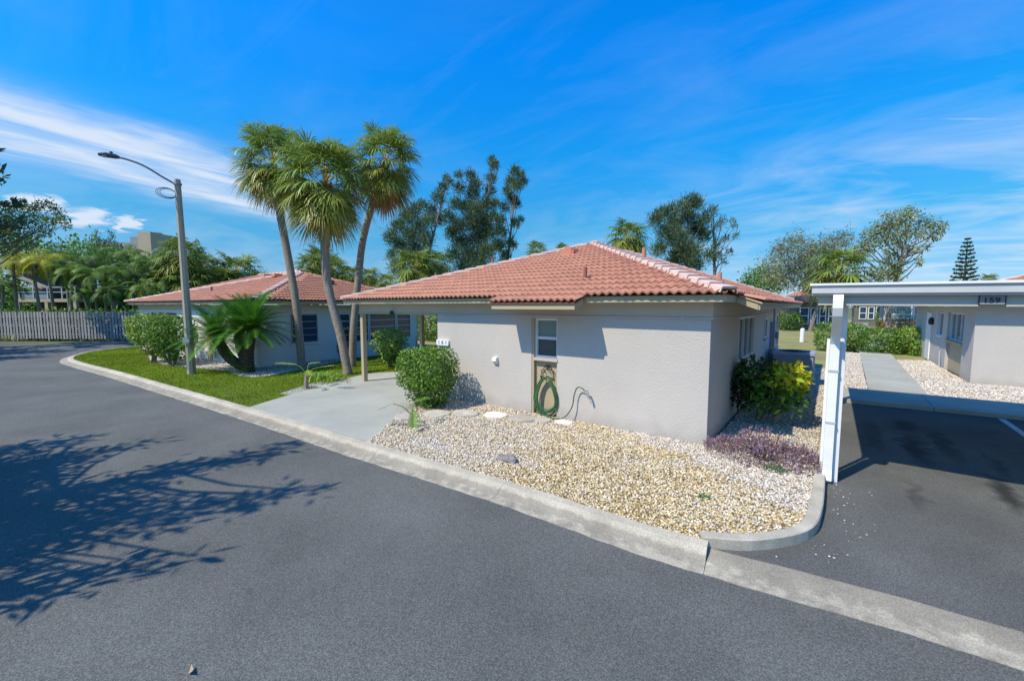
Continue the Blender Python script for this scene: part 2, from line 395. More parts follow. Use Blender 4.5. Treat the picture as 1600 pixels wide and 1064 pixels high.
# ------------------------------------------------------------------ ground, road, kerbs
ZR, ZP = -.09, -.06
struct('ground', MB().add([(-700, -700, -.16), (700, -700, -.16), (700, 700, -.16), (-700, 700, -.16)], [(0, 1, 2, 3)]), 'ground')
KB = resample([(7.5, 5.05), (4, 4.88), (1.3, 4.7), (.3, 4.61), (-.7, 4.47), (-1.6, 4.39), (-3.4, 4.36), (-6.6, 4.14), (-8.6, 4.06), (-11, 3.93), (-16, 3.6), (-20, 3.34),
               (-25, 2.92), (-27.4, 2.88), (-29.5, 3.35), (-31.3, 4.3), (-32.6, 6), (-33.3, 8.5), (-33.6, 14)], .12)
def kerb_off(d): return offset(KB, -d)     # positive d = towards the road
road_edge = kerb_off(.44)
rp = [tuple(p) for p in kerb_off(.40)]
struct('road', MB().prism(rp+[(-33.6, 30), (-41.2, 30), (-40.6, 6), (-42, 3.2), (-47, .5), (-60, -3), (-60, -14), (7.5, -14)], -.15, ZR), 'road')
kerb = thing('kerb', 'low sloped concrete kerb and gutter running along the whole road edge', None, (-6, 4.1, 0), kind='structure')
dist = np.concatenate([[0], np.cumsum(np.linalg.norm(np.diff(KB, axis=0), axis=1))])
PROF = [(0, -.15), (0, .012), (.015, .022), (.13, .016), (.17, -.002), (.25, -.062), (.30, -.078), (.44, -.086), (.44, -.15)]
VALL = [(0, -.15), (0, -.052), (.015, -.05), (.13, -.062), (.17, -.068), (.25, -.08), (.30, -.084), (.44, -.083), (.44, -.15)]
i_end = int(np.argmin(np.abs(KB[:, 0]+.93)+np.abs(KB[:, 1]-4.44)))
def kerb_run(i0, i1, prof, step):
    i = i0
    while i < i1-4:
        j = min(i1, i+step)
        rows = []
        for k in range(i, j+1):
            row = []
            for d, z in prof:
                p = kerb_off(d)[k]; w = .006*math.sin(k*1.7)+.004*math.sin(k*.61) if d > .4 else 0
                row.append((p[0], p[1]-w, z+(.003*math.sin(k*.9+d*20) if -.1 < z else 0)))
            rows.append(row)
        t = (KB[j]-KB[i]); t = t/np.linalg.norm(t)*.0025
        rows[0] = [(x+t[0], y+t[1], z) for x, y, z in rows[0]]; rows[-1] = [(x-t[0], y-t[1], z) for x, y, z in rows[-1]]
        mb = MB(); mb.sweep(rows); n = len(prof)
        mb.f.append(tuple(range(n))); mb.f.append(tuple(range(len(mb.v)-1, len(mb.v)-n-1, -1)))
        mb.build('kerb_stone', 'kerb', kerb)
        i = j
_ko = {}
_orig = kerb_off
def kerb_off(d):
    if d not in _ko: _ko[d] = _orig(d)
    return _ko[d]
kerb_run(0, i_end, VALL, 26)
kerb_run(i_end, len(KB)-1, PROF, 21)

# bed kerb (thin upright kerb round the gravel bed, beside the parking place)
BK = resample([(-.93, 4.42), (-.49, 4.69), (-.08, 5.24), (.03, 5.93), (.05, 7.35), (.09, 9.7), (.12, 12.1), (.2, 13.4)], .12)
rows = []
for o_, z_ in ((0., -.12), (0., .045), (.012, .055), (.118, .055), (.13, .045), (.13, -.12)):
    p = offset(BK, -o_); rows.append([(x, y, z_) for x, y in p])
mb = MB(); mb.sweep(rows); nn = len(BK)
mb.f.append(tuple(i*nn for i in range(6))); mb.f.append(tuple(i*nn+nn-1 for i in range(5, -1, -1)))
struct('bed_kerb', mb, mat('bed_kerb_concrete', (.46, .42, .33), .88, var=.25, vscale=3, bump=.3, bscale=90, speck=.2, sscale=90))
BKin = offset(BK, -.13); 
park = [tuple(p) for p in KB if p[0] > -.93]          # right to left
park = park[::1]
struct('parking_asphalt', MB().prism([tuple(p) for p in BK[::4]]+[(.32, 13.5), (3.4, 13.7), (9, 14.1), (9, 5.1)]+[tuple(p) for p in KB[:i_end:3]], -.15, ZP), 'parking')
struct('parking_line', MB().prism([(2.98, 9.0), (3.09, 9.0), (3.12, 13.6), (3.01, 13.6)], ZP, ZP+.004), 'paintline')
# walkway and slab at the head of the parking place
walk = thing('walkway', 'pale concrete footpath slabs leading between the two houses to the back lawn', None, (1.5, 18, 0), kind='structure')
def slab(poly, z0=-.1, z1=.03): MB().prism(poly, z0, z1).build('slab', 'drive', walk)
xs = [.33, 2.02, 3.75, 5.5, 8]
for a, b in zip(xs[:-1], xs[1:]):
    f = lambda x: 13.5+(x-.33)*.075
    slab([(a+.006, f(a)), (b-.006, f(b)), (b-.006, f(b)+1.9-.02*b), (a+.006, f(a)+1.95-.02*a)])
ys = [15.62, 17.9, 20.2, 22.5, 24.8, 27.4, 30, 33, 36.5]
L = lambda y: (.95+(y-15.5)*.024, y); Rr = lambda y: (2.16+(y-15.5)*.024, y)
for a, b in zip(ys[:-1], ys[1:]): slab([L(a+.008), Rr(a+.008), Rr(b-.008), L(b-.008)], z1=.028)
# driveway of the house in the middle
bedL = resample([(-6.40, 4.17), (-6.67, 4.57), (-7.13, 5.19), (-7.5, 5.85), (-7.72, 6.4), (-7.8, 7.0), (-8.1, 7.62)], .2)
dl = resample([(-12.5, 9.4), (-12.88, 8.7), (-12.85, 8.1), (-12.5, 7.25), (-11.9, 6.0), (-11.3, 4.75), (-10.86, 3.95)], .2)
struct('driveway', MB().prism([tuple(p) for p in bedL]+[(-8.1, 13), (-12.4, 13)]+[tuple(p) for p in dl], -.12, .012), 'drive')
# gravel beds: a sheet with pebbles lying on it
kbed = [tuple(p) for p in KB if -6.4 < p[0] < -.95]
BED = [tuple(p) for p in BKin if p[1] > 4.6]
BEDP = kbed[::3][::-1]+[tuple(p) for p in BKin[3::3]]+[(.15, 20), (-1.55, 20), (-1.55, 7.62), (-8.05, 7.62)]+[tuple(p) for p in bedL[::-1]]
M['gravelsheet'] = mat('gravel_bed_base', (.36, .30, .22), .95, var=.5, vscale=60, bump=1, bscale=60)
M['shellsheet'] = mat('shell_bed_base', (.46, .43, .39), .95, var=.4, vscale=60, bump=1, bscale=60)
struct('gravel_bed', MB().prism(BEDP, -.1, 0.), 'gravelsheet')
SH1 = [(.2, 15.45), (.93, 15.5), (1.15, 24.6), (1.3, 27.5), (.2, 27.5)]
SH2 = [(2.18, 15.6), (3.8, 15.65), (8, 15.9), (8, 18.9), (3.5, 18.9), (3.5, 25.6), (2.4, 25.0)]
H2S = [(-26.0, 5.2), (-23.2, 4.75), (-21.4, 4.85), (-19.4, 5.36), (-17.5, 5.75), (-16.3, 5.6), (-15.4, 5.75), (-15.3, 6.4), (-15.9, 7.6), (-16.6, 9.4), (-17.3, 10.6), (-17.9, 10.4), (-17.6, 7.0), (-23, 6.5), (-27, 6.2)]
for P_ in (SH1, SH2, H2S): struct('shell_bed', MB().prism(P_, -.1, .006), 'shellsheet')
# grass strips round the driveway plants
struct('mulch_patch', MB().prism([(-11.5, 5.2), (-12.2, 6.6), (-12.75, 7.6), (-13.1, 7.2), (-12.5, 6.1), (-11.9, 5.1)], -.1, .014), 'shellsheet')
# lawns
M['lawn'] = mat('lawn_turf', (.105, .15, .004), 1, var=.3, vscale=1.5, bump=1, bscale=80)
M['lawn2'] = mat('dry_lawn_turf', (.27, .25, .09), 1, var=.25, vscale=.35, bump=.6, bscale=40, speck=.15, sscale=40)
kl = [tuple(p) for p in KB if p[0] < -10.85]
LAWN = kl[::3]+[(-30, 16), (-27, 12), (-26.6, 6.0)]+[(-26.0, 5.2), (-23.2, 4.75), (-21.4, 4.85), (-19.4, 5.36), (-17.5, 5.75), (-16.3, 5.6), (-15.4, 5.75), (-15.3, 6.4), (-15.9, 7.6), (-16.6, 9.4), (-17.2, 10.6)]+[(-17.2, 30), (-12.4, 30), (-12.4, 13)]+[tuple(p) for p in dl]
struct('lawn', MB().prism(LAWN, -.12, -.004), 'lawn')
YARD = [(-33, 20), (-17.3, 15.9), (-17.3, 30), (-12, 30), (-12, 20.5), (-1.5, 20.5), (-1.5, 30), (-1.5, 46), (-45, 46)]
struct('back_lawn', MB().prism([(-50, 16.2), (-17.3, 16.2), (-17.3, 30), (-12.5, 30.0), (-12.5, 20.2), (.18, 20.2), (.18, 27.6), (1.0, 27.6), (1.2, 37), (2.6, 37), (2.45, 25.2), (14, 30), (40, 50), (40, 95), (-60, 95)], -.14, -.012), 'lawn2')

def blades(name, poly, n, h, cols, w=.012, lean=.5, **props):
    p = scatter(poly, n); az = rng.uniform(0, 2*np.pi, n); hh = h*rng.uniform(.5, 1.2, n)
    P = np.stack([p[:, 0], p[:, 1], np.full(n, -.006)], 1); sd = np.stack([np.cos(az), np.sin(az), np.zeros(n)], 1)*w*.5
    ld = np.stack([-np.sin(az), np.cos(az), np.zeros(n)], 1)*(lean*hh*rng.uniform(.2, 1, n))[:, None]
    T = P+ld; T[:, 2] += hh
    V = np.stack([P-sd, P+sd, T], 1).reshape(-1, 3); F = np.arange(3*n).reshape(n, 3)
    c = palette(n, cols, .22); tone = .75+.5*vnoise(p, .9, 3); c = c*tone[:, None]
    return npmesh(name, V, F, 'grassb', np.repeat(c, 3, 0), kind='stuff', **props)
GREEN = [(.115, .185, .002), (.09, .155, .002), (.15, .20, .004), (.19, .20, .03)]
near = [p for p in LAWN if p[1] < 14]
blades('grass', LAWN, 95000, .06, GREEN, .02, label='short bright green lawn grass between the kerb and the left house', category='grass')

# pebbles
def pebbles(name, polys, n, size, palf, **props):
    ico = np.array([(1, 0, 0), (-1, 0, 0), (0, 1, 0), (0, -1, 0), (0, 0, 1), (0, 0, -1)], float)
    fc = np.array([(0, 2, 4), (2, 1, 4), (1, 3, 4), (3, 0, 4), (2, 0, 5), (1, 2, 5), (3, 1, 5), (0, 3, 5)])
    p = np.concatenate([scatter(q, k) for q, k in zip(polys, n)]); n = len(p)
    s = size*rng.uniform(.55, 1.25, n)**1.3
    sc = np.stack([s, s*rng.uniform(.55, .9, n), s*rng.uniform(.35, .6, n)], 1)
    az = rng.uniform(0, 2*np.pi, n); tl = rng.normal(0, .35, n)
    V = ico[None]*(1+rng.uniform(-.22, .22, (n, 6, 1))); V = V*sc[:, None]
    x, y, z = V[..., 0], V[..., 1], V[..., 2]
    x, z = x*np.cos(tl)[:, None]-z*np.sin(tl)[:, None], x*np.sin(tl)[:, None]+z*np.cos(tl)[:, None]
    X = x*np.cos(az)[:, None]-y*np.sin(az)[:, None]+p[:, :1]; Y = x*np.sin(az)[:, None]+y*np.cos(az)[:, None]+p[:, 1:]
    Z = z+(rng.uniform(.0, 1, n)*s*.6)[:, None]
    V = np.stack([X, Y, Z], -1).reshape(-1, 3)
    F = (fc[None]+(np.arange(n)*6)[:, None, None]).reshape(-1, 3)
    return npmesh(name, V, F, 'pebble', np.repeat(palf(p), 6, 0), kind='stuff', **props)
GOLD = [(.52, .39, .17), (.60, .46, .23), (.40, .27, .10), (.70, .58, .36), (.22, .15, .07), (.76, .68, .50), (.62, .50, .34)]
WHIT = [(.66, .60, .51), (.76, .71, .62), (.52, .46, .38), (.34, .29, .22), (.62, .52, .41)]
def bed_col(p):
    n = len(p); g = palette(n, GOLD, .2); w = palette(n, WHIT, .2)
    # pale shell lies along the house, beside the path and in worn patches
    f = np.clip((p[:, 1]-5.75+.46*p[:, 0]+(vnoise(p, 2.2, 1)-.5)*.9)*2.2+.2, 0, .95)
    patch = np.exp(-(((p[:, 0]+5.5)/.9)**2+((p[:, 1]-4.75)/.28)**2))+.8*np.exp(-(((p[:, 0]+3.9)/.55)**2+((p[:, 1]-5.05)/.2)**2))
    f = np.maximum(f, np.clip(patch*1.1, 0, .9))
    f = np.maximum(f, .45*vnoise(p, 1.3, 5)**1.5)
    f = np.maximum(f, .62*np.clip((-3.0-p[:, 0])/1.6+(vnoise(p, 1.7, 9)-.5)*.8, 0, 1))
    return np.where(rng.uniform(0, 1, n)[:, None] < f[:, None], w, g)
BEDN = [q for q in BEDP if q[1] < 30]
front = [q for q in BEDP]
bedfront = kbed[::3][::-1]+[tuple(p) for p in BKin[3::3] if p[1] < 8.2]+[(-.08, 8.2), (-1.55, 8.2), (-1.55, 7.6), (-8.05, 7.6)]+[tuple(p) for p in bedL[::-1]]
bedside = [(-.08, 8.2), (-.05, 12), (.1, 20), (-1.55, 20), (-1.55, 8.2)]
pebbles('gravel', [bedfront, bedside], [92000, 26000], .0215, bed_col, label='tan and white pebble gravel filling the bed in front of the middle house', category='gravel')
pebbles('shell_gravel', [SH1, SH2, H2S], [12000, 34000, 12000], .030, lambda p: palette(len(p), WHIT, .2), label='white and pinkish shell gravel beside the footpath and round the left house', category='gravel')

# ------------------------------------------------------------------ clay tile roofs
TW, TE, TL = .302, .345, .40       # width of a double-roll tile, exposure, length
def tile_arrays():
    n = 12; vs = []; xs = [TW*i/n for i in range(n+1)]
    pz = lambda x: .022*(1-math.cos(4*math.pi*x/TW))
    lift = .050
    for x in xs: vs.append((x, 0, pz(x)+lift))           # lower edge, top
    for x in xs: vs.append((x, TL, pz(x)+.008))          # upper end
    for x in xs: vs.append((x, .004, pz(x)+lift-.034))   # lower edge, underside
    m = n+1
    fs = [(i, i+1, m+i+1, m+i) for i in range(n)]+[(i+1, i, 2*m+i, 2*m+i+1) for i in range(n)]
    return vs, fs
TV, TF = tile_arrays()
tile_me = bpy.data.meshes.new('tile'); tile_me.from_pydata(TV, [], TF); tile_me.update()
tile_me.polygons.foreach_set('use_smooth', [i < 12 for i in range(24)]); tile_me.materials.append(M['tile'])
def roof_face(parent, O, ex, ey, planes, cols, rws, single):
    """tiles laid on a slope; planes: (a,b,c) keep a*x+b*y<=c in slope coordinates"""
    O, ex, ey = Vector(O), Vector(ex).normalized(), Vector(ey).normalized(); ez = ex.cross(ey)
    base = Matrix(((ex.x, ey.x, ez.x, O.x), (ex.y, ey.y, ez.y, O.y), (ex.z, ey.z, ez.z, O.z), (0, 0, 0, 1)))
    base = MATX[parent.name].inverted() @ base
    V, F, Cc = [], [], []; count = 0
    for j in rws:
        for i in cols:
            x0, y0 = i*TW, j*TE
            cr = [(x0, y0), (x0+TW, y0), (x0, y0+TL), (x0+TW, y0+TL)]
            if any(all(a*x+b*y > c for x, y in cr) for a, b, c in planes): continue
            cut = [p for p in planes if any(p[0]*x+p[1]*y > p[2] for x, y in cr)]
            jit = (random.uniform(-.004, .004), random.uniform(-.006, .006), random.uniform(0, .004))
            if not cut:
                me = tile_me
                if single:
                    o = link('tile', me, parent, base @ Matrix.Translation((x0+jit[0], y0+jit[1], jit[2]))); count += 1; continue
                vs = [(x+x0+jit[0], y+y0+jit[1], z+jit[2]) for x, y, z in TV]; fs = TF
            else:
                bm = bmesh.new(); bv = [bm.verts.new((x+x0, y+y0, z)) for x, y, z in TV]
                for f in TF: bm.faces.new([bv[k] for k in f])
                for a, b, c in cut:
                    q = Vector((a, b, 0)); co = q*(c/q.length_squared)
                    bmesh.ops.bisect_plane(bm, geom=bm.verts[:]+bm.edges[:]+bm.faces[:], plane_co=co, plane_no=q, clear_outer=True)
                if len(bm.faces) < 2: bm.free(); continue
                bm.verts.index_update()
                vs = [tuple(v.co) for v in bm.verts]; fs = [tuple(v.index for v in f.verts) for f in bm.faces]; bm.free()
                if single:
                    me = bpy.data.meshes.new('tile'); me.from_pydata([(x-x0, y-y0, z) for x, y, z in vs], [], fs); me.update(); me.materials.append(M['tile'])
                    link('tile', me, parent, base @ Matrix.Translation((x0, y0, 0))); count += 1; continue
            o = len(V); V += vs; F += [tuple(k+o for k in f) for f in fs]
            t = random.uniform(.9, 1.1); Cc += [(.46*t, .21*t, .132*t)]*len(vs)
    if V:
        me = bpy.data.meshes.new('tiles'); me.from_pydata(V, [], F); me.update()
        at = me.color_attributes.new('Col', 'FLOAT_COLOR', 'POINT'); at.data.foreach_set('color', [q for c in Cc for q in (*c, 1)])
        me.materials.append(M['tiles'])
        o = link('tiles', me, parent, base); o['kind'] = 'stuff'
    return count
CAPW = .135
def cap_mesh(m):
    n = [(-CAPW, -.06), (-.118, .022), (-.10, .034), (.10, .034), (.118, .022), (CAPW, -.06)]
    vs = [(x*1.06, 0, z+.036) for x, z in n]+[(x*.97, .41, z) for x, z in n]+[(x*1.06, .005, z-.002) for x, z in n]
    k = len(n)
    fs = [(i, i+1, k+i+1, k+i) for i in range(k-1)]+[(i+1, i, 2*k+i, 2*k+i+1) for i in range(k-1)]
    me = bpy.data.meshes.new('ridge_tile'); me.from_pydata(vs, [], fs); me.update(); me.materials.append(M[m]); return me
CAPME = cap_mesh('cap'); CAPRED = cap_mesh('tile')
def caps(parent, A, B, me=CAPME, lift=.05):
    A, B = Vector(A), Vector(B); d = (B-A); n = int(d.length/.36); d.normalize()
    sx = d.cross(Vector((0, 0, 1))).normalized(); up = sx.cross(d)
    for i in range(n):
        p = A+d*(.36*i)+up*lift
        link('ridge_tile', me, parent, MATX[parent.name].inverted() @ Matrix(((sx.x, d.x, up.x, p.x), (sx.y, d.y, up.y, p.y), (sx.z, d.z, up.z, p.z), (0, 0, 0, 1))))
def hip_roof(parent, c1, c2, c3, c4, a1, a2, singles, cap=CAPME, skip=()):
    """c1 front right, c2 front left, c3 back left, c4 back right eaves; ridge a1 (near) a2 (far).  faces: front c2-c1-a1, right c1-c4-a2-a1 ..."""
    c1, c2, c3, c4, a1, a2 = [Vector(q) for q in (c1, c2, c3, c4, a1, a2)]
    deck = MB()
    faces = {'front': (c2, c1, [a1]), 'right': (c1, c4, [a2, a1]), 'back': (c4, c3, [a2]), 'left': (c3, c2, [a1, a2])}
    for nm, (p, q, tops) in faces.items():
        deck.add([p, q]+tops, [tuple(range(2+len(tops)))])
        if nm in skip: continue
        ex = (q-p).normalized(); t = tops[0]-p; ey = (t-ex*t.dot(ex)).normalized()
        Ln = (q-p).length; pts = [(0, 0), (Ln, 0)]+[((t-p).dot(ex), (t-p).dot(ey)) for t in tops]
        pl = []
        for k in range(1, len(pts)):
            (x0, y0), (x1, y1) = pts[k], pts[(k+1) % len(pts)]
            a, b = (y1-y0), -(x1-x0); pl.append((a, b, a*x0+b*y0))
        H = max(y for x, y in pts)
        roof_face(parent, p-ey*.05, ex, ey, pl, range(-1, int(Ln/TW)+2), range(0, int(H/TE)+2), nm in singles)
    deck.build('roof', 'deck', parent)
    for s, e in ((c1, a1), (c2, a1), (c3, a2), (c4, a2), (a1, a2)): caps(parent, s, e, cap)
def window(parent, o, ex, w, h, cols=1, rws=1, frame='sash', glass='glass', fw=.045, depth=.09, inset=.05, sill=None, out=None, name='window', mull=.03):
    """o lower left corner on the wall plane seen from outside, ex along the wall to the right; built as frame with panes set back"""
    o, ex = Vector(o), Vector(ex).normalized(); ez = Vector((0, 0, 1)); n = ex.cross(ez)   # outward
    if out is not None: n = Vector(out)
    def b(mb, x0, x1, z0, z1, d0, d1):
        c = o+ex*(x0+x1)/2+ez*(z0+z1)/2+n*(d0+d1)/2
        mb.obox(c, ex*(x1-x0)/2, n*(d1-d0)/2, ez*(z1-z0)/2)
    mb = MB(); fo = depth-inset
    b(mb, 0, fw, 0, h, -inset, fo); b(mb, w-fw, w, 0, h, -inset, fo); b(mb, fw, w-fw, 0, fw, -inset, fo); b(mb, fw, w-fw, h-fw, h, -inset, fo)
    cw, rh = (w-2*fw-(cols-1)*mull)/cols, (h-2*fw-(rws-1)*mull)/rws
    for k in range(1, cols): x = fw+k*cw+(k-1)*mull; b(mb, x, x+mull, fw, h-fw, -inset, fo-.012)
    for c in range(cols):
        for r in range(1, rws): z = fw+r*rh+(r-1)*mull; x = fw+c*(cw+mull); b(mb, x, x+cw, z, z+mull, -inset, fo-.016)
    f = mb.build(name, frame, parent)
    for c in range(cols):
        for r in range(rws):
            p = MB(); x = fw+c*(cw+mull); z = fw+r*(rh+mull); d = -inset+.02
            b(p, x-.004, x+cw+.004, z-.004, z+rh+.004, d-.006, d+.006)
            g = glass[r % len(glass)] if isinstance(glass, (list, tuple)) else glass
            p.build('pane', g, f)
    if sill:
        s = MB(); b(s, -.05, w+.05, -.055, 0-.002, -.02, fo+.05); s.build('sill', sill, f)
    return f

# ------------------------------------------------------------------ the middle house
H = thing('house', 'pale grey stucco bungalow with open carport, number 161 and pinkish clay tile hip roof', 'house', (-4.9, 7.6, 0))
WX0, WX1, WY0, WY1, WZ = -8.3, -1.6, 7.6, 19.2, 2.46
fz = 2.205
mb = MB()
mb.box((WX0, WY0, -.1), (-5.26, WY0+.2, fz)); mb.box((-4.60, WY0, -.1), (WX1, WY0+.2, fz))
mb.box((-5.26, WY0+.13, -.1), (-4.60, WY0+.2, 1.24)); mb.box((-5.26, WY0+.005, 2.14), (-4.60, WY0+.2, fz))
for (y0, y1, z0, z1) in ((WY0+.2, 10.35, -.1, fz), (10.35, 12.65, -.1, 1.14), (12.65, WY1, -.1, fz), (10.35, 12.65, 2.16, fz)):
    mb.box((WX1-.2, y0, z0), (WX1, y1, z1))
mb.box((WX0, WY0+.2, -.1), (WX0+.2, WY1, fz)); mb.box((WX0, WY1-.2, -.1), (WX1, WY1, fz))
mb.build('wall', 'stucco', H)
# frieze board above, beam over the open carport
mb = MB(); mb.box((-11.86, WY0-.03, fz+.003), (WX1+.03, WY0+.2, WZ)); mb.box((WX1-.2, WY0+.203, fz+.003), (WX1+.03, WY1+.03, WZ))
mb.box((-11.86, WY0+.203, fz+.003), (-11.66, 13.4, WZ)); mb.box((-11.655, 13.2, fz+.003), (WX0, 13.4, WZ)); mb.build('frieze', 'frieze', H)
mb = MB(); mb.box((-11.88, WY0-.045, fz-.05), (WX0-.002, WY0+.215, fz)); mb.box((-11.88, WY0+.217, fz-.05), (-11.64, 13.4, fz)); mb.build('beam_trim', 'tan', H)
for (x, y) in ((-11.74, 7.62), (-11.74, 10.0), (-11.74, 13.3)):
    mb = MB(); mb.box((x-.065, y-.065, 0.0), (x+.065, y+.065, fz-.052)); mb.box((x-.085, y-.085, 0), (x+.085, y+.085, .03)); mb.build('post', 'tan', H)
mb = MB(); mb.box((-11.8, 7.7, 2.44), (WX0, 13.3, 2.459)); mb.build('carport_ceiling', 'frieze', H)
# roof with its dropped part over the window
C1, C2, C3, C4, A1, A2 = (-1.28, 7.2, 2.585), (-12.2, 7.2, 2.585), (-12.2, 19.6, 2.585), (-1.28, 19.6, 2.585), (-6.28, 12.6, 4.39), (-6.28, 14.3, 4.39)
hip_roof(H, C1, C2, C3, C4, A1, A2, ('front',), skip=('back', 'left'))
sl = (4.39-2.585)/(12.6-7.2); e = Vector((0, 1, sl)).normalized()
BX0, BX1 = -12.2+math.ceil((12.2-5.72)/TW)*TW-TW, -12.2+math.ceil((12.2-3.86)/TW)*TW
p0 = Vector((-12.2, 7.2, 2.585))-e*.05
c0, c1_ = round((BX0+12.2)/TW), round((BX1+12.2)/TW)
n1 = roof_face(H, p0, (1, 0, 0), e, [(1, 0, (BX1+12.2))], range(c0, c1_), [-1], True)
mb = MB(); q0 = Vector((0, 7.2, 2.585)); q1 = q0-e*(.345+.03)
def xs_(x, q, dz=0): return (x, q.y, q.z+dz)
mb.add([xs_(BX0+.03, q0), xs_(BX1-.03, q0), xs_(BX1-.03, q1), xs_(BX0+.03, q1), xs_(BX0+.03, q0, -.03), xs_(BX1-.03, q0, -.03), xs_(BX1-.03, q1, -.03), xs_(BX0+.03, q1, -.03)],
       [(0, 1, 2, 3), (7, 6, 5, 4), (0, 3, 7, 4), (1, 5, 6, 2), (3, 2, 6, 7)])
mb.build('eave_extension', 'deck', H)
# fascia and soffit
mb = MB(); mb.box((-12.17, 7.235, 2.462), (-1.315, 7.262, 2.575)); mb.box((-1.342, 7.263, 2.462), (-1.315, 19.55, 2.575)); mb.box((-12.17, 7.263, 2.462), (-12.143, 19.55, 2.575)); mb.box((-12.14, 19.52, 2.462), (-1.345, 19.55, 2.575))
mb.box((BX0+.05, q1.y+.03, q1.z-.135), (BX1-.05, q1.y+.055, q1.z-.031))
for x in (BX0+.05, BX1-.075): mb.add([(x, q1.y+.056, q1.z-.135), (x+.025, q1.y+.056, q1.z-.135), (x+.025, q1.y+.056, q1.z-.031), (x, q1.y+.056, q1.z-.031),
                                       (x, 7.233, 2.45), (x+.025, 7.233, 2.45), (x+.025, 7.233, 2.552), (x, 7.233, 2.552)], [(0, 1, 2, 3), (5, 4, 7, 6), (1, 5, 6, 2), (4, 0, 3, 7), (3, 2, 6, 7), (4, 5, 1, 0)])
mb.build('fascia', 'tan', H)
mb = MB(); mb.box((-12.14, 7.265, 2.463), (-1.345, 7.57, 2.48)); mb.box((-1.56, 7.572, 2.463), (-1.345, 19.5, 2.48)); mb.build('soffit', 'frieze', H)
# the eave on the right is extended over the side windows
er = Vector((-(5.0), 0, 4.39-2.585)).normalized(); pr_ = Vector((-1.28, 0, 2.585)); pq = pr_-er*(.345+.03)
roof_face(H, Vector((-1.28, 8.1, 2.585))-er*.05, (0, 1, 0), er, [], range(0, 38), [-1], False)
mb = MB(); mb.add([(pr_.x, 8.1, pr_.z), (pr_.x, 19.57, pr_.z), (pq.x, 19.57, pq.z), (pq.x, 8.1, pq.z), (pr_.x, 8.1, pr_.z-.03), (pr_.x, 19.57, pr_.z-.03), (pq.x, 19.57, pq.z-.03), (pq.x, 8.1, pq.z-.03)],
                  [(0, 1, 2, 3), (7, 6, 5, 4), (0, 3, 7, 4), (1, 5, 6, 2), (3, 2, 6, 7)]); mb.build('eave_extension', 'tan', H)
mb = MB(); mb.box((pq.x-.055, 8.13, pq.z-.125), (pq.x-.03, 19.55, pq.z-.032)); mb.add([(pq.x-.06, 8.12, pq.z-.125), (pq.x-.06, 8.145, pq.z-.125), (pq.x-.06, 8.145, pq.z-.032), (pq.x-.06, 8.12, pq.z-.032),
        (-1.312, 8.12, 2.455), (-1.312, 8.145, 2.455), (-1.312, 8.145, 2.55), (-1.312, 8.12, 2.55)], [(0, 1, 2, 3), (5, 4, 7, 6), (1, 5, 6, 2), (4, 0, 3, 7), (3, 2, 6, 7), (4, 5, 1, 0)]); mb.build('fascia', 'tan', H)
# tan panel below the front window, window itself
mb = MB(); mb.box((-5.20, WY0+.09, .0), (-4.602, WY0+.128, 1.2)); mb.box((-5.258, WY0+.012, 0), (-5.205, WY0+.128, 2.138)); mb.build('panel', 'tan', H)
mb = MB(); mb.box((-5.204, WY0-.02, 1.205), (-4.585, WY0+.128, 1.262)); mb.build('sill', 'frieze', H)
window(H, (-5.2, WY0+.09, 1.265), (1, 0, 0), .595, .87, 1, 2, glass=['glass', 'glassgreen'], fw=.05, mull=.06, depth=.08)
# side window (sliding), small high window
window(H, (-1.6-.04, 10.36, 1.15), (0, 1, 0), 2.28, 1.0, 3, 1, glass='glass', sill='stucco', depth=.09)
window(H, (-1.598, 14.6, 1.42), (0, 1, 0), .6, .62, 1, 1, fw=.05, sill='stucco', depth=.05, inset=.02)
window(H, (-1.598, 17.6, .9), (0, 1, 0), .9, 1.2, 1, 2, fw=.05, sill='stucco', depth=.05, inset=.02)
# cable along the frieze
cb = MB(); cb.tube([(WX0+.05, WY0-.045, fz-.012), (-3, WY0-.045, fz-.016), (WX1+.045, WY0-.045, fz-.014), (WX1+.045, 13, fz-.03), (WX1+.045, 16.4, fz-.02)], .011, 6); cb.obox((-2.05, WY0-.04, fz-.012), (.025, 0, 0), (0, .015, 0), (0, 0, .025))
cb.build('cable', 'ltgrey', H)
# house number plate
mb = MB()
pl = [(-.2, -.075), (.2, -.075), (.225, -.05), (.225, .05), (.2, .075), (-.2, .075), (-.225, .05), (-.225, -.05)]
vs = [(-8.07+x, 7.545, 1.445+z) for x, z in pl]+[(-8.07+x, 7.598, 1.445+z) for x, z in pl]
mb.add(vs, [tuple(range(8)), tuple(range(15, 7, -1))]+[(i, i+8, (i+1) % 8+8, (i+1) % 8) for i in range(8)])
plate = mb.build('number_plate', 'white', H)
def text(s, size, parent, mw, m, name='numerals', ext=.003, bold=.0):
    cu_ = bpy.data.curves.new(name, 'FONT'); cu_.body = s; cu_.size = size; cu_.extrude = ext; cu_.align_x = 'CENTER'; cu_.align_y = 'CENTER'; cu_.offset = bold
    cu_.materials.append(M[m])
    dg_o = bpy.data.objects.new(name, cu_); COL.objects.link(dg_o)
    dg = bpy.context.evaluated_depsgraph_get(); me = bpy.data.meshes.new_from_object(dg_o.evaluated_get(dg)); bpy.data.objects.remove(dg_o)
    me.materials.clear(); me.materials.append(M[m])
    return link(name, me, parent, MATX[parent.name].inverted() @ mw)
def front_mw(x, y, z, sx=1): return Matrix.Translation((x, y, z)) @ Matrix.Rotation(math.pi/2, 4, 'X') @ Matrix.Diagonal((sx, 1, 1, 1))
text('1 6 1', .135, plate, front_mw(-8.06, 7.543, 1.447, 1.25), 'black', bold=.0)
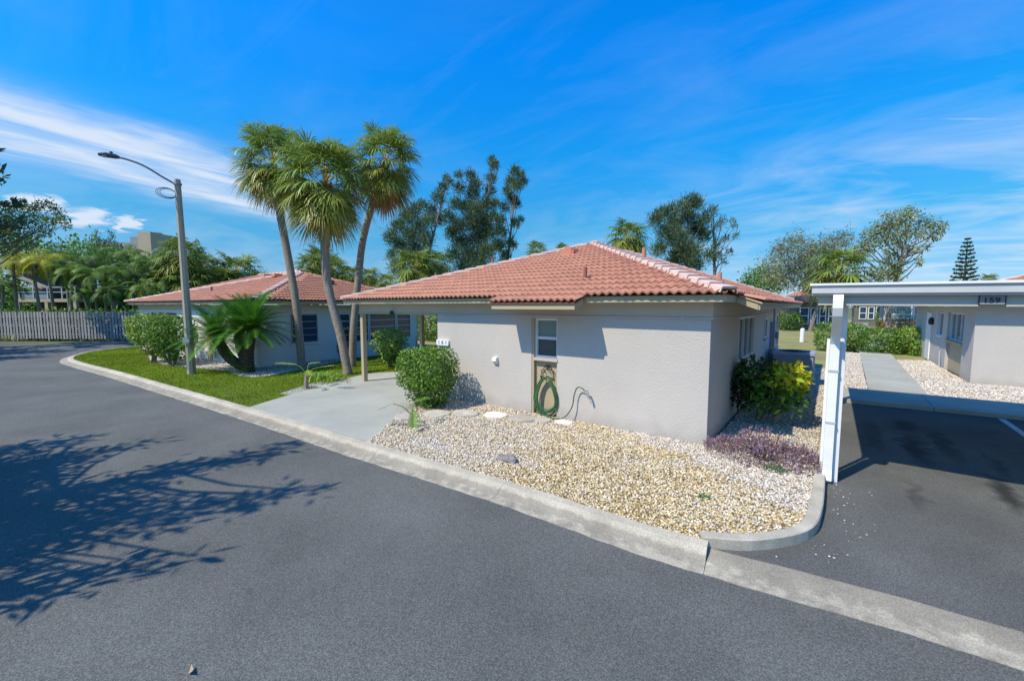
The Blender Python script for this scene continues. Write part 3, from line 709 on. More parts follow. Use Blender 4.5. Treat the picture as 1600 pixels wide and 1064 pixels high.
# dryer vent hood on the front wall
mb = MB(); mb.add([(-6.34, 7.6, 1.02), (-6.22, 7.6, 1.02), (-6.22, 7.6, 1.2), (-6.34, 7.6, 1.2), (-6.34, 7.5, 1.1), (-6.22, 7.5, 1.1), (-6.22, 7.52, 1.18), (-6.34, 7.52, 1.18)],
                  [(3, 2, 6, 7), (7, 6, 5, 4), (0, 3, 7, 4), (2, 1, 5, 6), (1, 0, 4, 5)]); mb.build('vent_hood', 'white', H)
# floodlight under the carport beam
mb = MB(); mb.lathe((-10.17, 7.53, 2.19), [(.04, 0), (.04, .05)], 10); mb.tube([(-10.17, 7.53, 2.2), (-10.13, 7.47, 2.17)], .012); mb.tube([(-10.14, 7.48, 2.17), (-10.02, 7.43, 2.2)], [.03, .065], 10); mb.build('floodlight', 'black', H)
# roof vents and pipes
def on_front(x, y): return 2.585+sl*(y-7.2)
mb = MB(); x, y = -6.33, 11.2; z = on_front(x, y)
mb.add([(x-.2, y-.2, z-.01), (x+.2, y-.2, z-.01), (x+.17, y+.2, on_front(0, y+.2)+.10), (x-.17, y+.2, on_front(0, y+.2)+.10), (x-.2, y-.2, z+.12), (x+.2, y-.2, z+.12)],
       [(4, 5, 2, 3), (0, 1, 5, 4), (1, 2, 5), (0, 4, 3)]); mb.tube([(x, y-.215, z+.09), (x, y+.2, on_front(0, y+.2)+.05)], [.15, .13], 10); mb.build('roof_vent', 'vent', H)
for (x, y, h) in ((-4.29, 8.23, .26), (-8.82, 10.5, .2), (-10.2, 9.3, .12)):
    mb = MB(); z = on_front(x, y); mb.lathe((x, y, z-.03), [(.07, 0), (.06, .07), (.042, .08), (.042, .08+h)], 10); mb.build('vent_pipe', 'ventpipe', H)
for (x, y, h) in ((-4.6, 12.6, .3), (-2.6, 13.2, .22)):
    mb = MB(); z = 2.585+(-1.28-x)*.361; mb.lathe((x, y, z-.03), [(.1, 0), (.08, .09), (.06, .1), (.06, .1+h)], 10); mb.build('vent_pipe', 'vent', H)
# electric meter and boxes on the side wall, pipes
mb = MB(); mb.box((-1.598, 16.2, 1.0), (-1.46, 16.75, 1.85)); mb.box((-1.598, 16.0, .35), (-1.44, 16.6, .95)); mb.tube([(-1.52, 16.5, 1.85), (-1.52, 16.5, 2.44)], .03); mb.tube([(-1.5, 16.3, 0), (-1.5, 16.3, .36)], .03)
mb.tube([(-1.46, 16.48, 1.42), (-1.37, 16.48, 1.42)], .11, 14); mb.build('meter_box', 'grey', H)

# hose hanger (fixed to the panel) and the coiled hose that hangs on it
mb = MB()
for sgn in (-1, 1):
    for (r, cx, cz) in ((.05, .05, 1.02), (.045, .115, .96), (.03, .03, 1.08)):
        a = np.linspace(-.6, 3.6, 14); mb.tube([(-4.87+sgn*(cx-r*math.cos(t)), 7.655, cz+r*math.sin(t)) for t in a], .009, 6)
    mb.tube([(-4.87+sgn*.15, 7.655, .96), (-4.87+sgn*.15, 7.655, .78)], .01, 6)
mb.tube([(-5.02, 7.655, .84), (-4.72, 7.655, .84)], .011, 6); mb.tube([(-4.95, 7.655, .84), (-4.95, 7.52, .83), (-4.95, 7.50, .90)], .011, 6); mb.tube([(-4.79, 7.655, .84), (-4.79, 7.52, .83), (-4.79, 7.50, .90)], .011, 6)
mb.tube([(-4.87, 7.69, .84), (-4.87, 7.655, .84)], .03, 6)
tag(mb.build('hose_hanger', 'black'), 'black wrought iron scroll hanger fixed on the tan panel, holding the hose', 'hose hanger')
pts = []
rr = random.Random(3)
for k in range(10):
    ax, az = rr.uniform(.25, .37), rr.uniform(.36, .44); cx = -4.86+rr.uniform(-.035, .045); y0 = 7.57-.0035*k+rr.uniform(-.04, .03)
    for t in np.linspace(0, 2*math.pi, 20, endpoint=False):
        w = .5-.5*math.cos(t)      # 0 at top
        pts.append((cx+ax*math.sin(t)*(.62+.38*w), y0-.03*math.sin(t*2), .865-az*2*w*.98+rr.uniform(-.006, .006)))
pts = [(x, y, max(z, .035)) for x, y, z in pts]
mb = MB(); mb.tube(pts, .0125, 7)
tail = resample([(pts[-1][0], pts[-1][1], .05), (-4.72, 7.45, .04), (-4.5, 7.4, .04), (-4.3, 7.43, .1), (-4.16, 7.48, .32), (-4.12, 7.5, .58), (-4.05, 7.5, .74), (-3.95, 7.5, .74), (-3.88, 7.5, .69)], .05)
mb.tube([tuple(p) for p in tail], .0125, 7)
hose = thing('garden_hose', 'long green garden hose coiled on the black hanger below the small window', 'garden hose', (-4.86, 7.5, 0))
mb.build('coil', 'hose', hose, smooth=True)
mb = MB(); mb.tube([(-3.88, 7.5, .69), (-3.83, 7.49, .7), (-3.80, 7.47, .66), (-3.77, 7.45, .57)], [.016, .022, .02, .026], 8); mb.tube([(-3.86, 7.49, .67), (-3.83, 7.47, .6)], .008, 6); mb.build('nozzle', 'grey', hose)

# ------------------------------------------------------------------ the left house
a2 = R(4.5)
H2 = thing('house', 'left bungalow with white stucco walls and a pinkish tiled hip roof behind the palms', 'house', (-17.6, 6.8, 0), a2)
ux, uy = Vector((math.cos(a2), math.sin(a2), 0)), Vector((-math.sin(a2), math.cos(a2), 0))
o2 = Vector((-17.6, 6.8, 0))
def P2(x, y, z=0): return o2+ux*x+uy*y+Vector((0, 0, z))
def lbox(mb, a, b):
    c = [(i+j)/2 for i, j in zip(a, b)]; h = [abs(i-j)/2 for i, j in zip(a, b)]
    return mb.obox(P2(*c), ux*h[0], uy*h[1], Vector((0, 0, h[2])))
mb = MB()
lbox(mb, (-12.6, 0, -.1), (0, .2, 2.44)); lbox(mb, (-.2, .2, -.1), (0, 3.45, 2.44)); lbox(mb, (-.35, 3.45, -.1), (-.15, 8.6, .66)); lbox(mb, (-.35, 3.45, 2.06), (-.15, 8.6, 2.44)); lbox(mb, (-.35, 8.1, .66), (-.15, 8.6, 2.06)); lbox(mb, (-.35, 3.45, .66), (-.15, 3.62, 2.06)); lbox(mb, (-12.6, .2, -.1), (-12.4, 8.6, 2.44)); lbox(mb, (-12.6, 8.4, -.1), (-.15, 8.6, 2.44))
mb.build('wall', 'stucco2', H2)
hz2 = 2.6
hip_roof(H2, P2(.75, -.4, hz2), P2(-13.0, -.4, hz2), P2(-13.0, 9.0, hz2), P2(.75, 9.0, hz2), P2(-3.95, 4.3, 4.12), P2(-8.3, 4.3, 4.12), (), skip=('front', 'right', 'back', 'left'))
# faces: the long front slope as one mass, the right gable slope tile by tile
def face(parent, p, q, tops, single):
    p, q = Vector(p), Vector(q); tops = [Vector(t) for t in tops]
    ex = (q-p).normalized(); t = tops[0]-p; ey = (t-ex*t.dot(ex)).normalized(); Ln = (q-p).length
    pts = [(0, 0), (Ln, 0)]+[((t-p).dot(ex), (t-p).dot(ey)) for t in tops]; plz = []
    for k in range(1, len(pts)):
        (x0, y0), (x1, y1) = pts[k], pts[(k+1) % len(pts)]; a, b = (y1-y0), -(x1-x0); plz.append((a, b, a*x0+b*y0))
    roof_face(parent, p-ey*.05, ex, ey, plz, range(-1, int(Ln/TW)+2), range(0, int(max(y for x, y in pts)/TE)+2), single)
face(H2, P2(-13, -.4, hz2), P2(.75, -.4, hz2), [P2(-3.95, 4.3, 4.12), P2(-8.3, 4.3, 4.12)], False)
face(H2, P2(.75, -.4, hz2), P2(.75, 9.0, hz2), [P2(-3.95, 4.3, 4.12)], True)
mb = MB(); lbox(mb, (-12.97, -.36, 2.47), (.7, -.33, 2.585)); lbox(mb, (.68, -.328, 2.47), (.71, 8.95, 2.585)); lbox(mb, (-12.95, -.327, 2.47), (.675, 0, 2.485)); lbox(mb, (.002, .002, 2.47), (.675, 8.95, 2.485)); mb.build('fascia', 'tan', H2)
mb = MB(); lbox(mb, (-12.6, -.03, 2.2), (-.0, -.003, 2.44)); mb.build('frieze', 'frieze', H2)
window(H2, P2(.002, 1.35, .85), uy, 1.15, 1.2, 1, 4, frame='grey', sill='white', depth=.06, inset=.02, glass='glassblue')
window(H2, P2(-.148, 3.64, .67), uy, .62, 1.38, 1, 4, sill=None, depth=.07, inset=.03, glass='glassblue')
window(H2, P2(-.148, 4.3, .67), uy, 1.0, 1.38, 1, 4, depth=.07, inset=.03, glass='glassblue')
window(H2, P2(-.148, 5.34, .67), uy, 1.7, 1.38, 1, 4, depth=.07, inset=.03, glass='glassblue')
window(H2, P2(-.148, 7.08, .67), uy, 1.0, 1.38, 1, 4, depth=.07, inset=.03, glass='glassblue')
window(H2, P2(-3.9, -.002, 1.25), ux, .75, .85, 1, 2, depth=.05, inset=.02)
mb = MB(); lbox(mb, (-4.35, -.02, 0), (-3.95, -.004, 2.15)); mb.build('panel', 'tan', H2)
mb = MB(); lbox(mb, (-10.8, -.018, 0), (-7.6, -.004, 2.05)); mb.build('carport_shade_panel', 'shadefill', H2)  # dark sheet on the closed wall, painting the shade inside a carport
for (x, y) in ((-4.6, 3.3), (-6.0, 3.5)):
    mb = MB(); z = hz2+(y+.4)*.3234; mb.obox(P2(x, y, z+.14), ux*.17, uy*.2, Vector((0, 0, .07))); mb.build('roof_vent', 'vent', H2)
mb = MB(); mb.lathe(P2(-6.2, 1.0, hz2+1.4*.3234-.03), [(.07, 0), (.05, .08), (.045, .3)], 10); mb.build('vent_pipe', 'ventpipe', H2)
mb = MB(); x, y = -1.9, 4.4; z = hz2+(.75-x)*.3234; mb.obox(P2(x, y, z+.13), ux*.2, uy*.17, Vector((0, 0, .08))); mb.build('roof_vent', 'ventpipe', H2)

# ------------------------------------------------------------------ the right house, behind the parking canopy
H3 = thing('house', 'right bungalow with grey stucco walls half hidden behind the white parking canopy', 'house', (3.5, 18.7, 0))
mb = MB()
mb.box((3.5, 18.7, -.1), (14, 18.9, 2.42)); mb.box((3.5, 18.9, -.1), (3.7, 20.05, 2.42)); mb.box((3.62, 20.05, -.1), (3.7, 22.5, 1.12)); mb.box((3.5, 22.5, -.1), (3.7, 23.3, 2.42)); mb.box((3.5, 23.3, -.1), (3.7, 24.3, 1.2)); mb.box((3.5, 24.3, -.1), (3.7, 30, 2.42))
mb.box((3.5, 20.05, 2.16), (3.7, 22.5, 2.42)); mb.box((3.5, 23.3, 2.16), (3.7, 24.3, 2.42)); mb.box((3.7, 29.8, -.1), (14, 30, 2.42))
mb.build('wall', 'stucco', H3)
mb = MB(); mb.box((3.59, 20.06, 0), (3.618, 22.49, 1.06)); mb.box((3.46, 20.02, 1.06), (3.7, 22.52, 1.14)); mb.build('panel', 'tan', H3)
window(H3, (3.6, 21.3+1.15, 1.15), (0, -1, 0), 2.3, 1.0, 3, 1, depth=.08)
window(H3, (3.55, 24.28, 1.22), (0, -1, 0), .95, .92, 1, 1, depth=.08, sill='white')
mb = MB(); mb.box((3.46, 25.6, .05), (3.499, 26.6, 2.1)); mb.build('door', 'white', H3)
mb = MB(); mb.lathe((3.42, 25.2, 1.6), [(.06, 0), (.09, .05), (.09, .22), (.03, .32)], 8); mb.build('wall_lamp', 'black', H3)
mb = MB(); mb.tube([(3.45, 23.0, 0), (3.42, 23.0, .7), (3.36, 22.95, .78)], .02); mb.build('standpipe', 'ltgrey', H3)
hip_roof(H3, (14.5, 18.2, 2.56), (3.05, 18.2, 2.56), (3.05, 30.5, 2.56), (14.5, 30.5, 2.56), (8.8, 23.8, 4.35), (8.8, 24.9, 4.35), (), skip=('back', 'right'))
mb = MB(); mb.box((3.1, 18.24, 2.43), (14.4, 18.27, 2.55)); mb.box((3.08, 18.275, 2.43), (3.11, 30.4, 2.55)); mb.box((3.112, 18.275, 2.43), (3.498, 30.4, 2.445)); mb.box((3.5, 18.275, 2.425), (14.4, 18.698, 2.44)); mb.build('fascia', 'tan', H3)
mb = MB(); mb.lathe((3.3, 21.5, 2.36), [(.08, 0), (.1, .07)], 12); mb.lathe((3.3, 24.5, 2.36), [(.08, 0), (.1, .07)], 12); mb.build('soffit_lamp', 'white', H3)

# ------------------------------------------------------------------ parking canopy
CA = thing('parking_canopy', 'white flat-roofed metal parking canopy numbered 159 over the asphalt parking place', 'carport', (.1, 7.3, 0))
tilt = lambda x: -.010*(x+.22)
X0, X1, Y0, Y1 = -.22, 6.2, 6.82, 13.6
def cbox(mb, x0, x1, y0, y1, z0, z1):
    vs = [(x, y, z+tilt(x)) for z in (z0, z1) for (x, y) in ((x0, y0), (x1, y0), (x1, y1), (x0, y1))]
    mb.add(vs, [(3, 2, 1, 0), (4, 5, 6, 7), (0, 1, 5, 4), (1, 2, 6, 5), (2, 3, 7, 6), (3, 0, 4, 7)])
mb = MB(); cbox(mb, X0+.03, X1, Y0+.03, Y1-.03, 2.62, 2.66); mb.build('roof_panel', 'white', CA)
M['canopyface'] = mat('canopy_fascia', (.52, .52, .51), .55, var=.08, vscale=2, spec=.3)
M['canopyband'] = mat('canopy_gutter', (.46, .43, .37), .6, var=.04)
mb = MB(); cbox(mb, X0, X1, Y0, Y0+.028, 2.565, 2.662); cbox(mb, X0, X0+.028, Y0+.03, Y1, 2.565, 2.662); cbox(mb, X0+.03, X1, Y1-.03, Y1, 2.565, 2.662)
cbox(mb, X0+.0, X1, Y0+.03, Y0+.09, 2.535, 2.564); mb.build('fascia', 'canopyface', CA)
mb = MB(); cbox(mb, X0-.025, X1, Y0-.025, Y0+.05, 2.664, 2.692); cbox(mb, X0-.025, X0+.05, Y0+.052, Y1, 2.664, 2.692); mb.build('drip_edge', 'white', CA)
mb = MB(); cbox(mb, X0+.07, X1, Y0+.1, Y0+.22, 2.41, 2.56); mb.build('gutter_beam', 'canopyband', CA); mb = MB(); cbox(mb, X0+.07, X1, Y1-.25, Y1-.12, 2.44, 2.6); mb.build('gutter_beam', 'canopyband', CA)
for y in (8.3, 9.7, 11.1, 12.4):
    mb = MB(); cbox(mb, X0+.1, X1, y, y+.06, 2.47, 2.618); mb.build('purlin', 'canopyface', CA)
M['postwhite'] = mat('post_white', (.76, .75, .73), .45, var=.1, vscale=4, spec=.3)
for y in (7.3, 12.8):
    mb = MB(); x = .075 if y < 8 else .03; mb.box((x, y-.05, -.07), (x+.105, y+.05, 2.46)); mb.build('post', 'postwhite', CA)
mb = MB()
def rect_tube(mb, pts, wx, wy):
    pts = [Vector(p) for p in pts]; rows = []
    for i, p in enumerate(pts):
        t = (pts[min(i+1, len(pts)-1)]-pts[max(i-1, 0)]).normalized(); a = Vector((1, 0, 0)); b = t.cross(a).normalized()
        rows.append([p+a*sx*wx/2+b*sy*wy/2 for sx, sy in ((-1, -1), (1, -1), (1, 1), (-1, 1), (-1, -1))])
    mb.sweep(rows)
arc = [(.06, 6.98, 2.505), (.06, 6.90, 2.525), (.06, 6.83, 2.505), (.06, 6.785, 2.45), (.06, 6.78, 2.38), (.06, 6.82, 2.29)]
rect_tube(mb, arc+[(.06, 6.93, 2.18), (.06, 7.12, 2.03), (.06, 7.2, 1.88), (.06, 7.2, .12), (.06, 7.17, .03), (.06, 7.12, -.03)], .105, .075)
mb.build('downspout', 'white', CA)
mb = MB(); mb.box((-.0, 7.155, .78), (.12, 7.242, .81)); mb.box((.0, 7.155, 1.5), (.12, 7.242, 1.53)); mb.build('strap', 'ltgrey', CA)
mb = MB(); mb.box((-.03, 7.26, -.04), (.005, 7.32, 1.95)); mb.build('side_channel', 'white', CA)
mb = MB(); cbox(mb, 1.31, 1.50, Y0+.085, Y0+.098, 2.425, 2.532); sg = mb.build('number_sign', 'signgrey', CA)
text('159', .078, sg, front_mw(1.40, Y0+.082, 2.476+tilt(1.4), 1.15), 'black', bold=.0015)
mb = MB(); cbox(mb, 1.305, 1.505, Y0+.08, Y0+.099, 2.424, 2.431); cbox(mb, 1.303, 1.311, Y0+.08, Y0+.099, 2.424, 2.534); cbox(mb, 1.499, 1.507, Y0+.08, Y0+.099, 2.424, 2.534); mb.build('sign_frame', 'black', sg)

# ------------------------------------------------------------------ street lamp
M['darkgrey'] = mat('dark_grey_metal', (.07, .075, .085), .5)
LP = thing('street_lamp', 'tall tapered concrete street lamp pole with a curved arm on the lawn', 'street lamp', (-17.93, 4.75, 0))
mb = MB(); mb.tube([(-17.93, 4.75, -.3), (-17.93, 4.72, 3), (-17.93, 4.69, 6.68)], [.138, .118, .092], 8); mb.build('pole', 'pole', LP)
arm = resample([(-17.93, 4.66, 6.5), (-17.96, 4.3, 6.68), (-18.0, 3.85, 6.93), (-18.06, 3.45, 7.04), (-18.1, 3.22, 7.06)], .12)
mb = MB(); mb.tube([tuple(p) for p in arm], .032, 8); mb.lathe((-17.93, 4.69, 6.5), [(.125, 0), (.125, .06)], 12); mb.build('arm', 'grey', LP)
mb = MB(); mb.tube([(-18.1, 3.3, 7.06), (-18.11, 3.2, 7.07), (-18.14, 2.95, 7.06), (-18.15, 2.8, 7.04)], [.035, .072, .08, .04], 10); mb.lathe((-18.12, 3.1, 7.12), [(.04, 0), (.04, .07)], 8); hd = mb.build('lamp_head', M['darkgrey'], LP)
mb = MB(); mb.lathe((-18.14, 2.94, 6.94), [(.06, .05), (.085, .08)], 12); mb.build('lens', 'ltgrey', hd)
mb = MB()
for k in range(3):
    a = np.linspace(0, 2*math.pi*.95, 22); r = .22+.03*k
    mb.tube([(-17.95-.02*k, 4.42+r*math.cos(t)-.02*k, 6.18+r*.62*math.sin(t)) for t in a], .009, 5)
mb.build('cable_coil', 'black', LP)
mb = MB(); n_ = Vector((.62, -.78, 0)).normalized()*1; tg = Vector((-n_.y, n_.x, 0)); c = Vector((-17.93, 4.735, 1.18))+Vector((n_.x, n_.y, 0))*.152
mb.obox(c, tg*.12, Vector((n_.x, n_.y, 0))*.008, Vector((0, 0, .13)))
M['plateblue'] = mat('faded_plate', (.24, .29, .31), .7, var=.2, vscale=20)
mb.build('number_plate', 'plateblue', LP)

# ------------------------------------------------------------------ fence
F0, F1 = Vector((-52.5, -1.9, 0)), Vector((-38.2, 8.0, 0))
FE = thing('wooden_fence', 'weathered grey wooden board fence along the far side of the road', 'fence', F0)
fd = (F1-F0).normalized(); fn = Vector((fd.y, -fd.x, 0)); Lf = (F1-F0).length
nb = int(Lf/.235)
bm_ = MB(); bm_.box((-.07, -.011, .05), (.07, .011, 1.98)); 
bme = bpy.data.meshes.new('board'); bme.from_pydata(bm_.v, [], bm_.f); bme.update(); bme.materials.append(M['fence'])
ang = math.atan2(fd.y, fd.x)
for i in range(nb):
    for side in (1, -1):
        p = F0+fd*(.235*i+(.1175 if side < 0 else 0))+fn*side*.045
        mw = Matrix.Translation(p+Vector((0, 0, random.uniform(-.03, .02)))) @ Matrix.Rotation(ang+random.uniform(-.03, .03), 4, 'Z') @ Matrix.Rotation(random.uniform(-.012, .012), 4, 'Y')
        link('board', bme, FE, MATX[FE.name].inverted() @ mw)
for z in (.35, 1.0, 1.65):
    mb = MB(); mb.obox(F0+fd*Lf/2+Vector((0, 0, z)), fd*Lf/2, fn*.03, Vector((0, 0, .045))); mb.build('rail', 'fence', FE)
for i in range(int(Lf/2.4)+1):
    mb = MB(); p = F0+fd*2.4*i; mb.obox(p+Vector((0, 0, .95)), fd*.045, fn*.025, Vector((0, 0, 1.05))); mb.build('post', 'fence', FE)

# ------------------------------------------------------------------ sabal palms
def fan_frond(elev, sd, dead=False, scale=1.0, nseg=46):
    """one costapalmate frond rising at `elev` from the origin along +x"""
    r = np.random.default_rng(sd); V, F, C = [], [], []
    pet = scale*r.uniform(.7, 1.05); e = elev; p = np.array([.06, 0, 0.]); steps = 7; pts = [p.copy()]
    for i in range(steps):
        e -= (R(5) if elev > R(-20) else R(2)); p = p+np.array([math.cos(e), 0, math.sin(e)])*pet/steps; pts.append(p.copy())
    t = np.array([math.cos(e), 0, math.sin(e)]); nrm = np.array([-math.sin(e), 0, math.cos(e)]); sy = np.array([0, 1., 0])
    gcol = np.array([.098, .135, .024]) if not dead else np.array([.26, .17, .075])
    if not dead and elev < R(10): k_ = .28 if elev > R(-20) else .5; gcol = gcol*(1-k_)+np.array([.20, .15, .025])*k_
    pc = np.array([.26, .19, .04]) if not dead else np.array([.30, .17, .07])
    for i in range(steps):
        w0, w1 = .028*(1-.5*i/steps), .028*(1-.5*(i+1)/steps); o = len(V)
        V += [pts[i]-sy*w0, pts[i]+sy*w0, pts[i+1]+sy*w1, pts[i+1]-sy*w1]; F.append((o, o+1, o+2, o+3)); C += [pc*r.uniform(.9, 1.1)]*4
    H0 = pts[-1]
    for k in range(nseg):
        phi = -2.25+4.5*k/(nseg-1)+r.normal(0, .03); L = scale*(1.02-.22*(abs(phi)/2.25)**2)*r.uniform(.88, 1.1)
        d = t*math.cos(phi)+sy*math.sin(phi)+nrm*(.28*abs(math.sin(phi))); d /= np.linalg.norm(d)
        # the midrib curves down, so middle segments start further out
        st = H0+t*.16*max(0, math.cos(phi))-np.array([0, 0, 1])*.02
        wv = np.cross(d, nrm); wv /= np.linalg.norm(wv)+1e-9
        dro = r.uniform(.35, 1.0)*(1.25 if dead else 1)
        sh = r.uniform(.75, 1.25); n = 5; prev = None
        for j in range(n+1):
            s = j/n; q = st+d*L*s*(1-.18*s*s*dro)-np.array([0, 0, 1])*(dro*L*s**2.2*.62)
            w = scale*(.026 if nseg > 40 else .042)*(min(1, .25+1.6*s) if s < .5 else 1.05-1.0*(s-.5)*2*.95)
            a, b = q-wv*w, q+wv*w; o = len(V)
            V += [a, b]; c = gcol*sh*(1+.25*s); C += [c, c]
            if prev is not None: F.append((prev, prev+1, o+1, o))
            prev = o
    return np.array(V), np.array(F), np.array(C)
def mesh_of(name, V, F, C, m):
    o = npmesh(name, V, F, m, C); me = o.data; bpy.data.objects.remove(o); return me
FANS = []
for i, el in enumerate((82, 66, 50, 34, 18, 2, -14, -30, -46, -60)):
    FANS.append((el, [mesh_of('frond', *fan_frond(R(el), 100+i*7+k), m='palmleaf') for k in range(2)]))
DEADF = [mesh_of('frond', *fan_frond(R(el), 300+el, dead=True, scale=.8, nseg=22), m='leaf') for el in (-50, -68, -78)]
def trunk_tube(mb, pts, r0, r1, seg=14, wob=.02):
    q = resample([tuple(p) for p in pts], .18); n = len(q)
    mb.tube([tuple(x) for x in q], [(r0+(r1-r0)*i/(n-1))*(1+wob*math.sin(i*1.9)+random.uniform(-wob, wob))*(1.18 if i == 0 else 1.07 if i == 1 else 1) for i in range(n)], seg); return q
def sabal(label, pts, r0, r1, nf, group, seed, skirt=0, boots=0.0, fs=1.0):
    rd = random.Random(seed); base = Vector(pts[0]); top = Vector(pts[-1])
    T = thing('sabal_palm', label, 'palm tree', base, group=group)
    mb = MB(); trunk_tube(mb, pts, r0, r1); mb.build('trunk', 'bark', T, smooth=True)
    d = (Vector(pts[-1])-Vector(pts[-2])).normalized()
    if boots:
        mb = MB(); q = resample([tuple(p) for p in pts], .09); q = [Vector(x) for x in q if (Vector(x)-top).length < boots]
        k = 0
        for c in q:
            for a in range(7):
                az = a*2*math.pi/7+k*.45; o = Vector((math.cos(az), math.sin(az), 0)); s = Vector((-o.y, o.x, 0))
                mb.obox(c+o*(r1+.035)+Vector((0, 0, .02)), s*.035, (o*.05+Vector((0, 0, .09))), (o-Vector((0, 0, .5))).normalized()*.012)
            k += 1
        mb.build('leaf_bases', 'boot', T)
    ga = 2.39996
    for i in range(nf):
        f = (i+.5)/nf; el = 86-140*f**.95+rd.uniform(-7, 7); el = max(el, -48)
        k = min(range(len(FANS)), key=lambda j: abs(FANS[j][0]-el)); me = FANS[k][1][rd.randrange(2)]
        s = fs*rd.uniform(.9, 1.08); az = i*ga+rd.uniform(-.2, .2)
        mw = Matrix.Translation(top-base+Vector((0, 0, .25-.55*f))) @ Matrix.Rotation(az, 4, 'Z') @ Matrix.Rotation(rd.uniform(-.15, .15), 4, 'X') @ Matrix.Scale(s, 4)
        link('frond', me, T, mw)
    for i in range(skirt):
        mw = Matrix.Translation(top-base+Vector((0, 0, -.42))) @ Matrix.Rotation(i*2.1+rd.random(), 4, 'Z') @ Matrix.Scale(rd.uniform(.7, .95), 4)
        link('frond', DEADF[i % 3], T, mw)
    return T
G3 = 'three tall sabal palms between the bungalows'
sabal('left sabal palm of the three, its pale smooth trunk standing by the window', [(-16.2, 7.8, -.1), (-16.35, 7.75, 2.4), (-16.75, 7.6, 5.0), (-17.0, 7.5, 6.6), (-17.1, 7.45, 7.75)], .145, .14, 56, G3, 1, 3, 0, .8)
sabal('middle sabal palm of the three, with brown leaf bases under its crown', [(-13.40, 8.06, -.1), (-13.62, 7.95, 1.3), (-14.05, 7.75, 3.3), (-14.0, 7.7, 5.2), (-13.85, 7.7, 6.45)], .145, .14, 62, G3, 2, 6, 1.2, .9)
sabal('right sabal palm of the three, curved trunk rising behind the carport corner', [(-15.1, 9.25, -.1), (-15.0, 9.3, 1.5), (-14.85, 9.5, 3.6), (-14.7, 9.65, 5.0), (-14.3, 9.9, 6.5), (-13.95, 10.2, 7.8)], .14, .125, 54, G3, 3, 9, .6, .8)

# ------------------------------------------------------------------ pinnate fronds (cycads, areca palms)
def pinnate(elev, sd, L=1.8, n=26, ll=.5, lw=.035, curve=70, col=(.06, .12, .025), col2=(.16, .2, .04), drp=.35, vee=.5, seg=2, stem=.1, frac0=.12):
    r = np.random.default_rng(sd); V, F, C = [], [], []; e = elev; m = 14; p = np.zeros(3); pts = [p.copy()]; ts = []
    for i in range(m):
        t = np.array([math.cos(e), 0, math.sin(e)]); ts.append(t); p = p+t*L/m; pts.append(p.copy()); e -= R(curve)/m
    ts.append(t); sy = np.array([0, 1., 0])
    for i in range(m):
        w0, w1 = stem*.2*(1-i/m)+.004, stem*.2*(1-(i+1)/m)+.004; o = len(V)
        V += [pts[i]-sy*w0, pts[i]+sy*w0, pts[i+1]+sy*w1, pts[i+1]-sy*w1]; F.append((o, o+1, o+2, o+3)); C += [np.array(col2)]*4
    for k in range(n):
        f = frac0+(1-frac0)*k/(n-1); x = f*m; i = min(int(x), m-1); q = pts[i]+(pts[i+1]-pts[i])*(x-i); t = ts[i]; nn = np.array([-t[2], 0, t[0]])
        l = ll*max(.25, math.sin(math.pi*min(1, .12+.86*f))**.6)*r.uniform(.9, 1.1)
        for s in (-1, 1):
            d = t*(.55+.35*f)+sy*s*.85+nn*vee*r.uniform(.5, 1.2); d /= np.linalg.norm(d); wv = np.cross(d, nn+sy*.001); wv /= np.linalg.norm(wv)
            c = np.array(col)*r.uniform(.75, 1.3); prev = None
            for j in range(seg+1):
                u = j/seg; g = q+d*l*u-np.array([0, 0, 1])*(drp*l*u*u); w = lw*(.6 if j == 0 else 1 if j < seg else .08)
                o = len(V); V += [g-wv*w*.5, g+wv*w*.5]; C += [c, c]
                if prev is not None: F.append((prev, prev+1, o+1, o))
                prev = o
    return np.array(V), np.array(F), np.array(C)
# sago in front of the left house: three stout trunks with whorls of stiff fronds
SG = thing('sago_palm', 'large dark green multi-headed sago palm with stout trunks by the left house corner', 'sago palm', (-16.75, 6.2, 0))
mb = MB()
heads = [((-16.7, 6.15, -.1), (-16.6, 6.1, .8), (-16.4, 6.2, 1.6)), ((-16.8, 6.2, -.1), (-16.95, 6.0, .9), (-17.0, 6.0, 1.5)), ((-16.8, 6.15, .1), (-17.5, 5.8, .5), (-18.05, 5.6, 1.2))]
for h in heads[:]:
    q = resample(h, .07); n = len(q); mb.tube([tuple(x) for x in q], [.145*(1+.14*(i % 2))*(1.15 if i < n-1 else .8) for i in range(n)], 12)
mb.build('trunk', 'barkdark', SG)
SGF = [mesh_of('frond', *pinnate(R(el), 500+el, L=1.5, n=48, ll=.29, lw=.030, curve=46, col=(.045, .13, .012), col2=(.10, .14, .03), drp=.06, vee=.35, seg=1, stem=.08, frac0=.08), m='leaf') for el in (78, 58, 40, 24, 10, -4)]
for hi, h in enumerate(heads):
    for i in range(64):
        f = (i+.5)/64; k = min(5, int(f*6)); mw = Matrix.Translation(Vector(h[-1])-Vector((-16.75, 6.2, 0))) @ Matrix.Rotation(i*2.39996+hi, 4, 'Z') @ Matrix.Scale(random.uniform(.85, 1.1), 4)
        link('frond', SGF[k], SG, mw)
# young shoots at its foot
for i in range(14):
    mw = Matrix.Translation((.25, -.3, .1)) @ Matrix.Rotation(i*2.4, 4, 'Z') @ Matrix.Scale(.42, 4); link('frond', SGF[2+i % 4], SG, mw)

